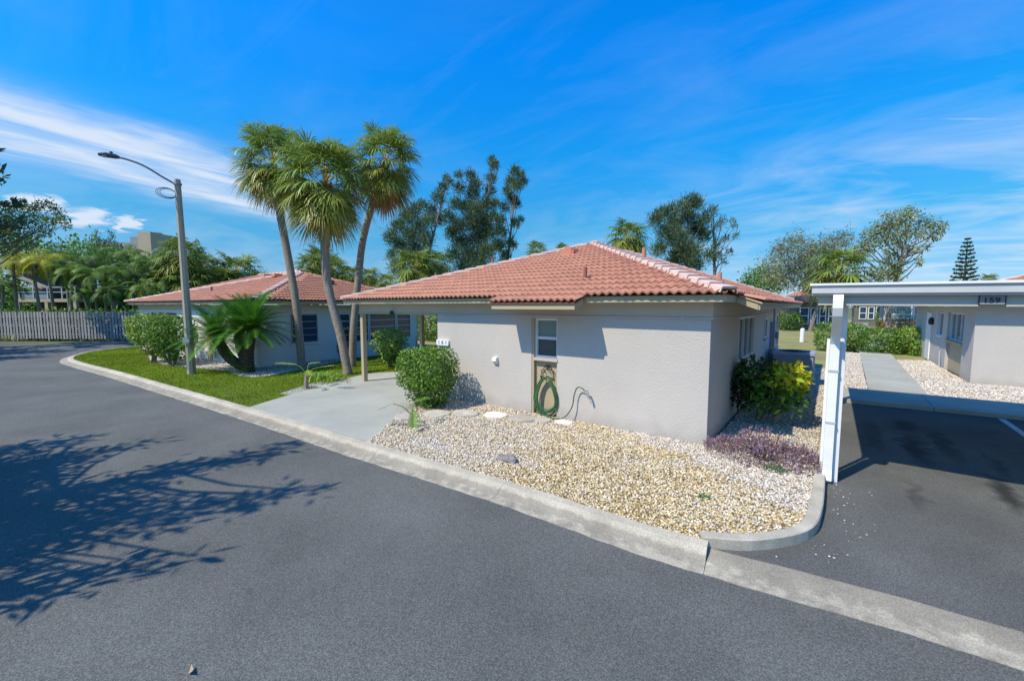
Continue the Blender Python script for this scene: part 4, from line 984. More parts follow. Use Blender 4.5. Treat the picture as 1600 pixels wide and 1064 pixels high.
# ------------------------------------------------------------------ bushes
def leaf_cloud(n, radii, L, Wd, cols, jitter=.42, shell=.35, power=2.6, lump=.12, w=None, zbias=.15, flat_top=False, seed=0):
    """leaves through the outer part of a lumpy super-ellipsoid centred on the origin"""
    d = unit(rng.normal(size=(n, 3))); a = np.abs(d)
    r = (a[:, 0]**power+a[:, 1]**power+a[:, 2]**power)**(-1/power)
    lumps = vnoise(np.stack([np.arctan2(d[:, 1], d[:, 0])*2.2+d[:, 2]*1.3, d[:, 2]*2.6+seed], 1), 1.5, seed)-.5
    r = r*(1+lump*2*lumps)*(1-shell*rng.uniform(0, 1, n)**1.6)
    P = d*r[:, None]*np.array(radii)
    Nn = unit(d+rng.normal(0, .55, (n, 3))+np.array([0, 0, .35])); D = unit(np.cross(Nn, rng.normal(size=(n, 3)))+d*.35+np.array([0, 0, zbias]))
    l = L*rng.uniform(.65, 1.25, n)
    return leaf_quads(P, D, Nn, l, Wd*l/L, palette(n, cols, jitter, w), .06)
def shift(q, c): return (q[0]+np.array(c), q[1], q[2])
BGREEN = [(.075, .15, .022), (.055, .115, .018), (.11, .19, .03), (.045, .09, .016)]
YGREEN = [(.16, .23, .03), (.11, .19, .025), (.08, .15, .02), (.22, .27, .05)]
def stems(mb, base, tips, r=.02):
    for t in tips:
        b = Vector(base)+Vector((random.uniform(-.1, .1), random.uniform(-.1, .1), -.1)); t = Vector(t); m = (b+t)/2+Vector((random.uniform(-.08, .08), random.uniform(-.08, .08), .05))
        mb.tube([b, m, t], [r, r*.75, r*.4], 6)
def bush(name, label, cat, base, clouds, stem_tips=(), group=None, sm='bark2', sr=.02):
    T = thing(name, label, cat, base, group=group)
    if clouds:
        V, F, C = merge([shift(q, np.array(base)+np.array(c)) for q, c in clouds]); npmesh('foliage', V, F, 'leaf', C, T)
    if len(stem_tips):
        mb = MB(); stems(mb, base, [Vector(base)+Vector(t) for t in stem_tips], sr); mb.build('stems', sm, T)
    return T
def rt_tips(n, rx, ry, z): return [(random.uniform(-rx, rx), random.uniform(-ry, ry), z*random.uniform(.7, 1.1)) for _ in range(n)]
bush('clipped_bush', 'tall clipped green bush with a flat top at the corner of the house numbered 161', 'bush', (-7.6, 6.62, 0),
     [(leaf_cloud(8000, (.68, .58, .50), .062, .036, YGREEN[:3]+BGREEN, power=4, lump=.05), (0, 0, .90)), (leaf_cloud(2600, (.55, .45, .38), .062, .036, BGREEN, lump=.2), (.05, .02, .42)),
      (leaf_cloud(300, (.35, .35, .16), .08, .04, BGREEN), (.1, 0, .14))], rt_tips(9, .4, .35, .8))
GH = 'two green shrubs at the lawn edge by the left house'
bush('clipped_bush', 'bright yellow-green shrub, the outer of the two, near the wooden fence', 'bush', (-22.9, 4.75, 0), [(leaf_cloud(4200, (.80, .75, .62), .10, .06, YGREEN, power=3.2), (0, 0, 1.42)), (leaf_cloud(900, (.5, .5, .45), .10, .06, YGREEN+[(.25, .10, .03)], lump=.25), (0, .1, .7))], rt_tips(7, .4, .4, 1.2), GH, sr=.03)
bush('clipped_bush', 'darker green shrub with bare stems, standing left of the lamp pole', 'bush', (-21.3, 5.05, 0), [(leaf_cloud(4600, (.88, .8, .66), .10, .06, BGREEN+YGREEN[1:3], power=3.2), (0, 0, 1.28)), (leaf_cloud(1000, (.55, .5, .42), .10, .06, BGREEN, lump=.25), (.1, 0, .6))], rt_tips(8, .4, .4, 1.1), GH, sr=.03)
bush('garden_bush', 'loose light green bush growing behind the open carport', 'bush', (-13.7, 10.0, 0), [(leaf_cloud(1500, (.62, .6, .5), .12, .06, YGREEN, lump=.25), (.1, 0, 1.0)), (leaf_cloud(500, (.4, .4, .4), .12, .06, BGREEN, lump=.25), (.05, 0, .55))], rt_tips(7, .3, .3, .9))
bush('garden_bush', 'narrow very dark shrub against the wall behind the right palm', 'bush', (-16.6, 9.9, 0), [(leaf_cloud(1300, (.3, .3, .7), .1, .05, [(.03, .05, .02), (.05, .03, .025), (.025, .035, .015)]), (0, 0, .75))], rt_tips(4, .1, .1, .8))
# croton: large pointed leaves, yellow on the right side and dark purple-green on the left
CRG = [(.05, .11, .015), (.03, .07, .012), (.09, .16, .02)]; CRY = [(.42, .36, .02), (.30, .33, .02), (.16, .24, .02)]; CRP = [(.05, .02, .02), (.035, .05, .015), (.03, .035, .02)]
CT = bush('croton', 'croton bush with big yellow and dark green leaves beside the house side wall', 'bush', (-.95, 9.95, 0),
     [(leaf_cloud(620, (.46, .5, .40), .17, .075, CRG+CRP[1:2], shell=.6), (-.25, .05, .88)), (leaf_cloud(300, (.25, .4, .42), .15, .06, CRP, shell=.6), (-.50, 0, .66)), (leaf_cloud(420, (.36, .42, .28), .17, .07, CRY, shell=.6), (.32, -.05, .95)),
      (leaf_cloud(300, (.4, .4, .25), .16, .07, CRG+CRY[2:], shell=.7), (.28, -.1, .55)), (leaf_cloud(160, (.3, .4, .2), .16, .07, CRG, shell=.7), (-.1, -.1, .42))])
mb = MB()
for t in [(-.4, -.1, .8), (-.2, 0, .95), (.1, -.3, .9), (.3, -.35, .85), (.45, -.3, .8), (.2, -.35, .7), (.0, -.2, .8), (.35, -.2, .95)]:
    t = Vector(t)*.85; b = Vector((-.95+random.choice((-.12, .1)), 9.95, -.1)); k = b+Vector((t.x*.4, t.y*.5, .4)); mb.tube([b, k, Vector((-.95, 9.95, 0))+t], [.035, .022, .012], 7)
M['palestem'] = mat('pale_stem', (.34, .27, .19), .8, var=.3, vscale=20)
mb.build('stems', 'palestem', CT)

# stray pebbles on kerb and asphalt, dry leaves under the bushes
SP = [(-.6, 4.5), (.05, 4.75), (.5, 5.6), (.55, 7.2), (.14, 7.2), (.1, 5.9), (-.05, 5.15), (-.5, 4.62)]
pebbles('spilled_gravel', [SP], [45], .013, lambda p: palette(len(p), WHIT, .15), label='few pale pebbles scattered on the asphalt beside the bed kerb', category='gravel').location = (0, 0, ZP+.004)
def litter(name, spots, label):
    P = np.concatenate([np.stack([rng.normal(x, sx, n), rng.normal(y, sy, n), np.full(n, z)+rng.uniform(0, .012, n)], 1) for x, y, sx, sy, n, z in spots]); n = len(P); a = rng.uniform(0, 6.28, n)
    V, F, C = leaf_quads(P, np.stack([np.cos(a), np.sin(a), rng.uniform(-.05, .2, n)], 1), np.tile([0, 0, 1.], (n, 1))+rng.normal(0, .2, (n, 3)), .055*rng.uniform(.5, 1.4, n), .026, palette(n, [(.16, .09, .04), (.24, .15, .07), (.11, .06, .03), (.30, .21, .10)], .3))
    return npmesh(name, V, F, 'litterleaf', C, kind='stuff', label=label, category='dead leaves')
M['litterleaf'] = mat('dead_leaf', (.2, .1, .05), .85, attr=True, spec=.1)
litter('dead_leaves', [(-7.5, 6.35, .35, .22, 260, .035), (-1.0, 9.7, .4, .3, 90, .03), (2.4, 19.6, .3, 2, 120, .03), (-21.5, 4.6, 1.0, .25, 160, .03)], 'brown dead leaves lying under the bushes and along the gravel edges')
# purple ground cover by the front corner (a thing of many thin sprigs)
def sprigs(center, rx, ry, h, n, cols, L=.05):
    a = rng.uniform(0, 2*np.pi, n); q = np.sqrt(rng.uniform(0, 1, n)); x, y = q*np.cos(a)*rx, q*np.sin(a)*ry
    zt = h*(1-.7*q**2.2)*(.45+.9*vnoise(np.stack([x, y], 1), 8, 2)); z = zt*rng.uniform(.25, 1, n)**.6
    P = np.stack([x, y, z], 1)+np.array(center); D = unit(np.stack([np.cos(a)*.5, np.sin(a)*.5, np.full(n, .7)], 1)+rng.normal(0, .45, (n, 3)))
    return leaf_quads(P, D, rng.normal(size=(n, 3)), L*rng.uniform(.6, 1.5, n), L*.32, palette(n, cols, .25))
PP = thing('purple_plant', 'low spreading purple ground cover plant at the front corner of the house', 'plant', (-.72, 7.45, 0))
npmesh('foliage', *merge([sprigs((-.72, 7.42, 0), .86, .52, .34, 9500, [(.20, .10, .20), (.26, .15, .26), (.16, .07, .13), (.15, .09, .06), (.22, .15, .10), (.30, .2, .32)])[0:3]])[0:2], 'leaf', sprigs.__defaults__ and None, PP) if False else None
V, F, C = merge([sprigs((-.74, 7.42, 0), .84, .52, .40, 4600, [(.15, .085, .13), (.19, .12, .18), (.12, .06, .08), (.13, .085, .05), (.17, .13, .08), (.24, .17, .25)]), sprigs((-.55, 6.98, 0), .12, .1, .16, 120, [(.10, .16, .08), (.12, .18, .06)], .06)])
npmesh('foliage', V, F, 'leaf', C, PP)
mb = MB()
for i in range(26):
    a = random.uniform(0, 6.28); q = random.uniform(.2, .9); mb.tube([(-.72, 7.42, -.03), (-.72+.45*q*math.cos(a), 7.42+.26*q*math.sin(a), .14), (-.72+.85*q*math.cos(a), 7.42+.5*q*math.sin(a), .26-.15*q)], [.012, .008, .004], 5)
mb.build('stems', 'barkdark', PP)

# tree philodendrons: stumpy trunk, few long stalks with deeply cut leaves
def lobed_leaf(L, col, sd):
    r = np.random.default_rng(sd); V, F, C = [], [], []
    n = 8
    for s in (-1, 1):
        for k in range(n):
            f = k/(n-1); q = np.array([L*(.05+.9*f), 0, .0]); l = L*.5*math.sin(math.pi*(.18+.72*(1-f)))**.8
            d = np.array([.35+.5*f, s*(.95-.3*f), .12]); d /= np.linalg.norm(d); w = L*.04
            o = len(V); e = q+d*l-np.array([0, 0, .12*l]); m_ = q+d*l*.55
            V += [q-np.array([w, 0, 0]), q+np.array([w, 0, 0]), m_+np.array([w*.9, 0, 0]), m_-np.array([w*.9, 0, 0]), e+np.array([w*.1, 0, 0]), e-np.array([w*.1, 0, 0])]
            F += [(o, o+1, o+2, o+3), (o+3, o+2, o+4, o+5)]; C += [np.array(col)*r.uniform(.85, 1.2)]*6
    o = len(V); V += [np.array([0, -.012, 0]), np.array([0, .012, 0]), np.array([L, .004, .0]), np.array([L, -.004, 0])]; F.append((o, o+1, o+2, o+3)); C += [np.array(col)*1.3]*4
    return np.array(V), np.array(F), np.array(C)
def philodendron(label, base, trunk_h, leaves, col, group):
    T = thing('philodendron', label, 'plant', base, group=group)
    mb = MB(); mb.tube([(base[0], base[1], -.05), (base[0]+.01, base[1], trunk_h*.5), (base[0]+.03, base[1]+.01, trunk_h)], [.075, .06, .045], 9)
    mb.build('trunk', 'bark', T)
    top = Vector(base)+Vector((.03, .01, trunk_h))
    for k, (vec, L, yawd, pit) in enumerate(leaves):
        e = top+Vector(vec); mb = MB(); mb.tube([top, top+Vector((vec[0]*.5, vec[1]*.5, vec[2]*.75)), e], [.014, .01, .008], 6); st = mb.build('stalk', M['palestem2'], T)
        V, F, C = lobed_leaf(L, col, k+5)
        me = mesh_of('leaf', V, F, C, 'leaf')
        link('leaf', me, T, MATX[T.name].inverted() @ Matrix.Translation(e) @ Matrix.Rotation(R(yawd), 4, 'Z') @ Matrix.Rotation(R(pit), 4, 'Y'))
M['palestem2'] = mat('green_stalk', (.18, .22, .07), .6)
GP = 'young tree philodendrons with deeply cut leaves'
philodendron('young philodendron with three split leaves standing in the gravel bed', (-6.5, 5.2, 0), .27, [((-.28, -.22, .22), .34, 200, 25), ((.14, -.02, .10), .34, -45, 50), ((-.02, .12, .24), .34, 100, 0), ((-.1, .05, .12), .25, 150, 10)], (.10, .2, .025), GP)
philodendron('taller pale-leaved philodendron beside the driveway at the lawn edge', (-11.95, 5.85, 0), .42, [((-.22, -.18, .30), .5, 215, -5), ((.28, .2, .22), .5, 20, -8), ((.18, -.05, .16), .34, -20, 15), ((-.05, .1, .3), .4, 120, 0), ((-.15, -.1, .05), .25, 230, 20)], (.20, .26, .04), GP)

def strappy(label, base, n, L, cols, name='grass_clump', rad=.25, cat='plant', wid=.03):
    V, F, C = [], [], []
    for i in range(n):
        az = rng.uniform(0, 6.28); b = np.array([base[0]+rng.normal(0, rad*.5), base[1]+rng.normal(0, rad*.5), 0]); d = np.array([math.cos(az), math.sin(az), 0]); s = np.array([-d[1], d[0], 0]); l = L*rng.uniform(.6, 1.2); el = rng.uniform(.7, 1.4); c = np.array(cols[rng.integers(len(cols))])*rng.uniform(.8, 1.2); prev = None
        for j in range(5):
            u = j/4; q = b+d*l*u*math.cos(el)*(.8+.6*u)+np.array([0, 0, l*math.sin(el)*u*(1-.55*u*u)]); w = wid*.5*(1-.92*u**2); o = len(V); V += [q-s*w, q+s*w]; C += [c, c]
            if prev is not None: F.append((prev, prev+1, o+1, o))
            prev = o
    T = thing(name, label, cat, (base[0], base[1], 0)); npmesh('leaves', np.array(V), np.array(F), 'leaf', np.array(C), T); return T
strappy('clump of arching light green strap leaves between the lawn and the driveway', (-12.75, 6.85), 170, .62, [(.16, .26, .03), (.12, .22, .025), (.22, .28, .06)], rad=.5)
strappy('dry tuft of pale grass on the verge at the foot of the wooden fence', (-46.2, .4), 220, .8, [(.2, .22, .08), (.28, .25, .12), (.12, .17, .04)], rad=2.2, wid=.05)

# stepping stones and small things in the gravel bed
def stone(x, y, rx, ry, rot, m, label, h=.05):
    n = 22; r2 = random.Random(int(x*100)); pr2 = []
    mb = MB(); ringsz = [(1.0, -.05), (1.0, h*.55), (.96, h*.9), (.88, h), (.3, h+.004)]
    vs = []
    jit = [1+.05*math.sin(3*t+x)+r2.uniform(-.02, .02) for t in np.linspace(0, 6.28, n, endpoint=False)]
    for s, z in ringsz:
        for k in range(n):
            t = 2*math.pi*k/n; a, b = rx*s*jit[k]*math.cos(t), ry*s*jit[k]*math.sin(t)
            vs.append((x+a*math.cos(rot)-b*math.sin(rot), y+a*math.sin(rot)+b*math.cos(rot), z))
    fs = [(i*n+k, i*n+(k+1) % n, (i+1)*n+(k+1) % n, (i+1)*n+k) for i in range(4) for k in range(n)]+[tuple(range(4*n, 5*n))]
    mb.add(vs, fs); o = mb.build('stepping_stone', m); tag(o, label, 'stepping stone', 'round stepping stones along the front wall'); return o
for x, y, rx, ry, ro, m, lb in ((-7.16, 5.62, .26, .24, 0, 'stonec', 'grey stepping stone behind the young philodendron, nearest the driveway'), (-6.83, 6.2, .31, .28, 0, 'stonec', 'brownish grey stepping stone just in front of the clipped bush'),
        (-6.36, 6.6, .32, .24, 0, 'stonec', 'grey stepping stone between the clipped bush and the white stone'), (-5.72, 6.9, .27, .22, 0, 'stonew', 'bright white stepping stone below the dryer vent hood'),
        (-5.1, 7.02, .3, .26, .3, 'stonec', 'large worn grey stepping stone with a broken edge, left of the hose'), (-4.66, 7.16, .17, .17, 0, 'stonec', 'small grey stepping stone directly under the hose coil'), (-4.24, 7.3, .19, .13, 0, 'stonew', 'small pale stepping stone beside the hose end, farthest right')):
    stone(x, y, rx, ry, ro, m, lb)
rk = bmesh.new(); bmesh.ops.create_icosphere(rk, subdivisions=3, radius=1)
for v in rk.verts:
    k = 1+.22*math.sin(v.co.x*4+v.co.y*3)+.12*math.sin(v.co.z*7+v.co.x*5); v.co = Vector((v.co.x*.17*k-3.87, v.co.y*.11*k+4.98, v.co.z*.07*k+.03))
me = bpy.data.meshes.new('rock'); rk.to_mesh(me); rk.free(); me.materials.append(mat('rock_grey', (.26, .24, .22), .95, var=.4, vscale=14, bump=1, bscale=30)); tag(link('rock', me), 'small rough grey rock lying in the middle of the gravel bed', 'rock')
strappy('tiny green weed growing among the tan pebbles near the kerb corner', (-1.15, 5.45), 26, .1, [(.08, .14, .03), (.05, .1, .02)], name='weed', rad=.07, wid=.02)
def leaf_litter(x, y, z, label, col, L=.09):
    V = [(0, 0, .004), (L*.4, L*.3, .02), (L, .0, .035), (L*.45, -L*.25, .012), (-L*.4, .02, .03)]; F = [(0, 3, 2, 1), (0, 1, 4)]
    mb = MB(); mb.add([(x+a, y+b, z+c) for a, b, c in V], F); o = mb.build('fallen_leaf', mat('dry_leaf', col, .8)); tag(o, label, 'leaf')
leaf_litter(-3.36, .77, ZR+.004, 'dry curled tan leaf lying alone on the road near the camera', (.38, .28, .16), .06)

# air conditioner by the side wall
AC = thing('air_conditioner', 'boxy grey-blue louvred air conditioner standing beside the house side wall', 'air conditioner', (-.85, 15.6, 0))
mb = MB(); mb.box((-1.42, 15.0, 0), (-.28, 16.15, .08)); mb.build('pad', 'concrete', AC)
mb = MB(); mb.box((-1.36, 15.08, .08), (-.36, 16.06, .93)); mb.box((-1.40, 15.04, .93), (-.32, 16.1, 1.0)); mb.build('cabinet', 'acm', AC)
for k in range(22):
    mb = MB(); x = -1.32+k*.043; mb.box((x, 15.052, .14), (x+.018, 15.078, .88)); mb.build('louvre', 'acm', AC)
for k in range(10):
    mb = MB(); z = .16+k*.075; mb.box((-.358, 15.12, z), (-.335, 16.02, z+.03)); mb.build('louvre', 'acm', AC)
mb = MB()
for r_ in (.1, .2, .3, .4): mb.tube([(-.86+r_*math.cos(t), 15.57+r_*math.sin(t), 1.012) for t in np.linspace(0, 2*math.pi, 25)], .008, 5)
mb.build('fan_guard', 'black', AC)

# ------------------------------------------------------------------ trees behind
def clumps_tree(name, label, cat, base, clumps, leafL, leafW, cols, dens, trunk_r=.25, group=None, droop=0., limb_r=.06, forks=(), bark='bark2', up=.2, jitter=.25, spread=1.0, limbs=True, trunk_top=None):
    """clumps: (centre, radius) in the place; every clump hangs on a limb from the trunk"""
    base = Vector(base); T = thing(name, label, cat, base, group=group); parts = []
    mb = MB(); top = trunk_top or max((c for c, r in clumps), key=lambda c: c.z)
    top = Vector(top); ax = [base+Vector((0, 0, -.3)), base+(top-base)*.35+Vector((random.uniform(-.3, .3), random.uniform(-.3, .3), 0)), base+(top-base)*.7, top]
    q = resample([tuple(p) for p in ax], .8); nq = len(q); mb.tube([tuple(x) for x in q], [trunk_r*(1-.85*i/(nq-1))+.02 for i in range(nq)], 8); mb.build('trunk', bark, T)
    lm = MB()
    for c, r in clumps:
        n = max(6, int(dens*r*r)); sc = np.array([r, r, r*(1.1 if droop < .3 else 1.25)])*spread
        g = rng.normal(0, .48, (n, 3)); P = np.array(c)+g*sc
        D = unit(unit(g)*.7+rng.normal(0, .5, (n, 3))+np.array([0, 0, up-droop])); l = leafL*rng.uniform(.6, 1.3, n)
        parts.append(leaf_quads(P, D, rng.normal(size=(n, 3)), l, leafW*l/leafL, palette(n, cols, jitter)*(rng.uniform(.78, 1.22))))
        if limbs:
            k = min(nq-2, max(1, int(nq*min(.9, max(.15, (c.z-base.z-r)/(top.z-base.z)*.8))))); s = Vector(q[k]); m = s+(Vector(c)-s)*.55+Vector((0, 0, -.08*(Vector(c)-s).length))
            lm.tube([s, m, Vector(c)+Vector((0, 0, r*.4))], [limb_r*(1-.6*k/nq)+.015, limb_r*.5+.01, .012], 5, cap=False)
    if limbs: lm.build('limbs', bark, T)
    npmesh('crown', *merge(parts)[:2], 'leaf', None, T) if False else None
    V, F, C = merge(parts); npmesh('crown', V, F, 'leaf', C, T); return T
def px_clumps(lst, d, dj, k=1.0, seed=1):
    r2 = random.Random(seed); return [(spot(u, v, d+r2.uniform(-dj, dj)), r*d/FPX*k) for u, v, r in lst]
def foot(u, d): p = spot(u, 500, d); return Vector((p.x, p.y, -.1))
CAS = [(.055, .088, .03), (.078, .112, .04), (.036, .058, .022), (.10, .12, .06)]
GC = 'tall feathery casuarina trees behind the bungalows'
A_ = [(610,372,12),(622,355,13),(635,340,14),(648,330,12),(660,322,9),(625,385,14),(640,370,16),(655,355,14),(668,345,11),(635,405,14),(650,390,16),(665,375,14),(675,330,10),(685,310,11),(692,295,9),(698,280,6),(703,287,6),(683,345,11),(620,420,13),(612,400,9),(655,415,14)]
B_ = [(700,340,12),(712,320,12),(718,295,10),(717,275,7),(735,275,9),(742,290,12),(738,305,12),(730,325,14),(745,330,15),(760,320,12),(765,300,10),(768,280,9),(772,262,8),(768,252,6),(774,255,5),(755,350,17),(735,350,17),(715,355,14),(705,365,12),(770,340,10),(775,320,8),(720,380,16),(745,375,18),(765,365,14),(710,400,14),(735,400,18),(760,395,16),(780,360,8),(778,385,10),(725,420,16),(750,420,16)]
C_ = [(805,270,9),(815,275,7),(798,285,9),(808,290,10),(818,285,7),(793,300,8),(800,312,10),(808,320,7),(788,325,8),(805,350,8),(814,345,5),(782,345,9),(785,365,9),(780,385,10),(797,380,8),(803,385,6),(790,400,9),(783,415,9)]
D_ = [(1025,345,13),(1035,335,12),(1048,330,11),(1065,325,12),(1080,315,12),(1090,320,11),(1075,340,15),(1055,350,16),(1040,365,15),(1060,375,18),(1085,360,16),(1100,345,12),(1100,370,14),(1080,395,18),(1060,400,18),(1110,400,12),(1030,390,14),(1050,415,15),(1085,415,16)]
D2 = [(1110,335,9),(1115,330,8),(1120,355,9),(1130,345,7),(1145,348,6),(1150,370,6),(1135,375,8),(1140,395,7),(1120,385,9),(1130,410,7),(1148,355,5),(1125,400,6)]
for lst, fx, d, lb, dens in ((A_, 640, 50, 'left casuarina with a broad open crown, right of the three palms', 620), (B_, 742, 52, 'tallest casuarina with several upright leaders behind the middle house', 620), (C_, 788, 56, 'slim casuarina leaning right with separate tufts, behind the middle house', 700), (D_, 1065, 50, 'dense dark casuarina behind the right end of the middle roof', 620), (D2, 1118, 51, 'thin casuarina with bare pale branches beside the dense one', 260)):
    tp = min(lst, key=lambda q: q[1])
    clumps_tree('casuarina_tree', lb, 'tree', foot(fx, d), px_clumps(lst, d, 1.6, .84), .42, .065, CAS, dens*2.1, .26, GC, up=.9, limb_r=.09, trunk_top=spot(tp[0], tp[1]+6, d))
WE = [(1340,385,9),(1355,370,11),(1370,360,13),(1385,350,14),(1400,345,15),(1415,338,13),(1425,332,9),(1440,345,11),(1455,352,10),(1470,358,8),(1335,395,8),(1350,388,10),(1380,372,13),(1400,370,14),(1420,362,12),(1440,365,10),(1455,372,7),(1465,372,5),(1450,385,5),(1437,388,6),(1436,405,5),(1422,390,7),(1410,385,8),(1390,395,10),(1400,410,12),(1385,425,14),(1370,430,12),(1400,430,12),(1360,385,9),(1345,400,6),(1436,412,4),(1475,352,5)]
clumps_tree('weeping_tree', 'wind-bent weeping tree with drooping sprays above the parking canopy', 'tree', foot(1388, 38), px_clumps(WE, 38, 1.5, .85), .26, .10, [(.14, .17, .06), (.18, .19, .09), (.10, .13, .045), (.20, .19, .11)], 760, .2, droop=.9, limb_r=.08, trunk_top=spot(1420, 350, 38))
SG_ = [(1230,385,14),(1245,375,12),(1215,395,12),(1260,390,14),(1280,385,13),(1300,380,12),(1320,372,12),(1240,410,18),(1270,405,18),(1300,400,15),(1225,430,20),(1255,430,20),(1285,425,16),(1205,420,16),(1310,415,14),(1270,440,18)]
clumps_tree('olive_tree', 'pale grey-green drooping tree behind the gap between house and canopy', 'tree', foot(1265, 40), px_clumps(SG_, 40, 2, 1.0), .32, .07, [(.13, .14, .07), (.10, .115, .05), (.17, .17, .10)], 760, .17, droop=.55, limb_r=.07)
clumps_tree('broadleaf_tree', 'round green tree low behind the far end of the middle roof', 'tree', foot(1185, 48), px_clumps([(1175,438,13),(1190,428,14),(1205,432,12),(1165,448,12),(1195,450,16),(1215,445,12)], 48, 1.5), .3, .16, BGREEN, 420, .2)
# Norfolk pines: tiers of near-horizontal branches
def norfolk(label, base, h, rmax, tiers, group=None, dens=1.0, top=1.0, z0=.15):
    T = thing('norfolk_pine', label, 'tree', base, group=group); base = Vector(base); mb = MB(); mb.tube([base+Vector((0, 0, -.2)), base+Vector((0, 0, h))], [h*.02+.05, .03], 8); mb.build('trunk', 'bark2', T); parts = []; lm = MB()
    for t in range(tiers):
        f = t/(tiers-1); z = h*(z0+(1-z0)*f); r = rmax*(1-f)**.8+.25
        for k in range(6):
            az = k*math.pi/3+t*.5+random.uniform(-.15, .15); n = int(150*dens*(.35+.65*(1-f))); u = rng.uniform(.25, 1, n); d = np.array([math.cos(az), math.sin(az), 0]); s = np.array([-d[1], d[0], 0])
            P = np.array(base)+np.array([0, 0, z])+d*(r*u)[:, None]+s*(rng.normal(0, .16, n)*r*.8)[:, None]*(1.1-u)[:, None]; P[:, 2] += r*.22*u*u-r*.05+rng.normal(0, .04*r, n)
            lm.tube([base+Vector((0, 0, z)), base+Vector((0, 0, z))+Vector(d)*r*.6+Vector((0, 0, r*.03)), base+Vector((0, 0, z+r*.16))+Vector(d)*r], [.05, .035, .012], 5, cap=False)
            D = unit(np.tile(d, (n, 1))*.4+rng.normal(0, .5, (n, 3))+np.array([0, 0, .5])); parts.append(leaf_quads(P, D, rng.normal(size=(n, 3)), (.13*rmax if rmax < 2 else .09*rmax)*rng.uniform(.7, 1.4, n), (.09*rmax if rmax < 2 else .05*rmax), palette(n, [(.04, .075, .03), (.055, .09, .045), (.03, .055, .028)])))
    lm.build('limbs', 'bark2', T); V, F, C = merge(parts); npmesh('crown', V, F, 'leaf', C, T); return T
norfolk('small distant Norfolk pine above the right end of the canopy', foot(1501, 62), 12.2, 1.35, 13, dens=1.0, z0=.45)
# the big one whose branch tips reach in from the left edge
norfolk('tall Norfolk pine whose branch tips reach in at the left edge', foot(-93, 24), 19, 3.7, 9, dens=.9, z0=.36)

# small sabals and shrubs far behind: crown of fans as one mesh
def crown_mesh(sd, n=40, s=1.0):
    r2 = random.Random(sd); parts = []
    for i in range(n):
        f = (i+.5)/n; el = 84-140*f; V, F, C = fan_frond(R(el), sd*50+i, nseg=22, scale=s, dead=(2 if False else False)); a = i*2.4+r2.random()*.3
        ca, sa = math.cos(a), math.sin(a); V = V @ np.array([[ca, sa, 0], [-sa, ca, 0], [0, 0, 1]]); parts.append((V, F, C))
    return merge(parts)
BG = [mesh_of('crown', *crown_mesh(k), m='leaf') for k in (1, 2)]
def far_palm(label, u, v, d, sc, group, k=0):
    top = spot(u, v, d); base = Vector((top.x+random.uniform(-.3, .3), top.y, -.1)); T = thing('fan_palm', label, 'palm tree', base, group=group)
    mb = MB(); trunk_tube(mb, [base, (base+top)/2+Vector((.1, 0, 0)), top], .17, .14, 8); mb.build('trunk', 'bark', T)
    link('crown', BG[k % 2], T, Matrix.Translation(top-base) @ Matrix.Rotation(u*.7, 4, 'Z') @ Matrix.Scale(sc, 4)); return T
GF = 'fan palms standing behind the bungalows'
for k, (u, v, d, s, lb) in enumerate(((981, 372, 34, 1.1, 'fan palm crown just behind the peak of the middle roof'), (838, 392, 46, .8, 'fan palm tip showing above the middle roof, left of the roof peak'), (878, 390, 50, .6, 'small fan palm tip nearest the roof peak'),
        (648, 418, 36, 1.3, 'bushy fan palm in front of the left casuarina'), (680, 412, 38, 1.1, 'fan palm between the two large casuarinas, over the roof'), (1312, 425, 27.5, 1.25, 'fan palm rising behind the end of the parking canopy'),
        (486, 418, 34, .9, 'fan palm over the left roof between the first two palm trunks'), (500, 405, 40, 1.0, 'taller fan palm behind the middle palm trunk'), (520, 422, 37, 1.0, 'fan palm right of the middle palm trunk, over the left roof'), (548, 432, 37, .8, 'low fan palm left of the right palm trunk'),
        (577, 432, 44, .8, 'small fan palm right of the right palm trunk'), (604, 441, 40, .7, 'low fan palm where the two roofs meet'), (371, 425, 42, 1.5, 'broad fan palm over the middle of the left roof'), (345, 440, 40, 1.2, 'fan palm over the left roof, left of the broad one'), (283, 400, 36, 1.25, 'fan palm with tall trunk just left of the lamp pole'),
        (318, 420, 40, 1.2, 'fan palm right of the lamp pole'), (300, 438, 36, 1.2, 'low fan palm behind the lamp pole'), (405, 437, 48, .9, 'small fan palm left of the white metal roof'), (1545, 437, 60, .7, 'palm tip peeking over the right house roof'))):
    far_palm(lb, u, v, d, s, GF, k)
clumps_tree('cypress_tree', 'narrow dark cypress rising right of the lamp pole', 'tree', foot(311, 62), px_clumps([(308,380,3),(311,390,4),(313,400,5),(309,410,5),(312,420,6),(310,430,7),(306,395,3)], 62, .3), .4, .16, CAS, 500, .15)
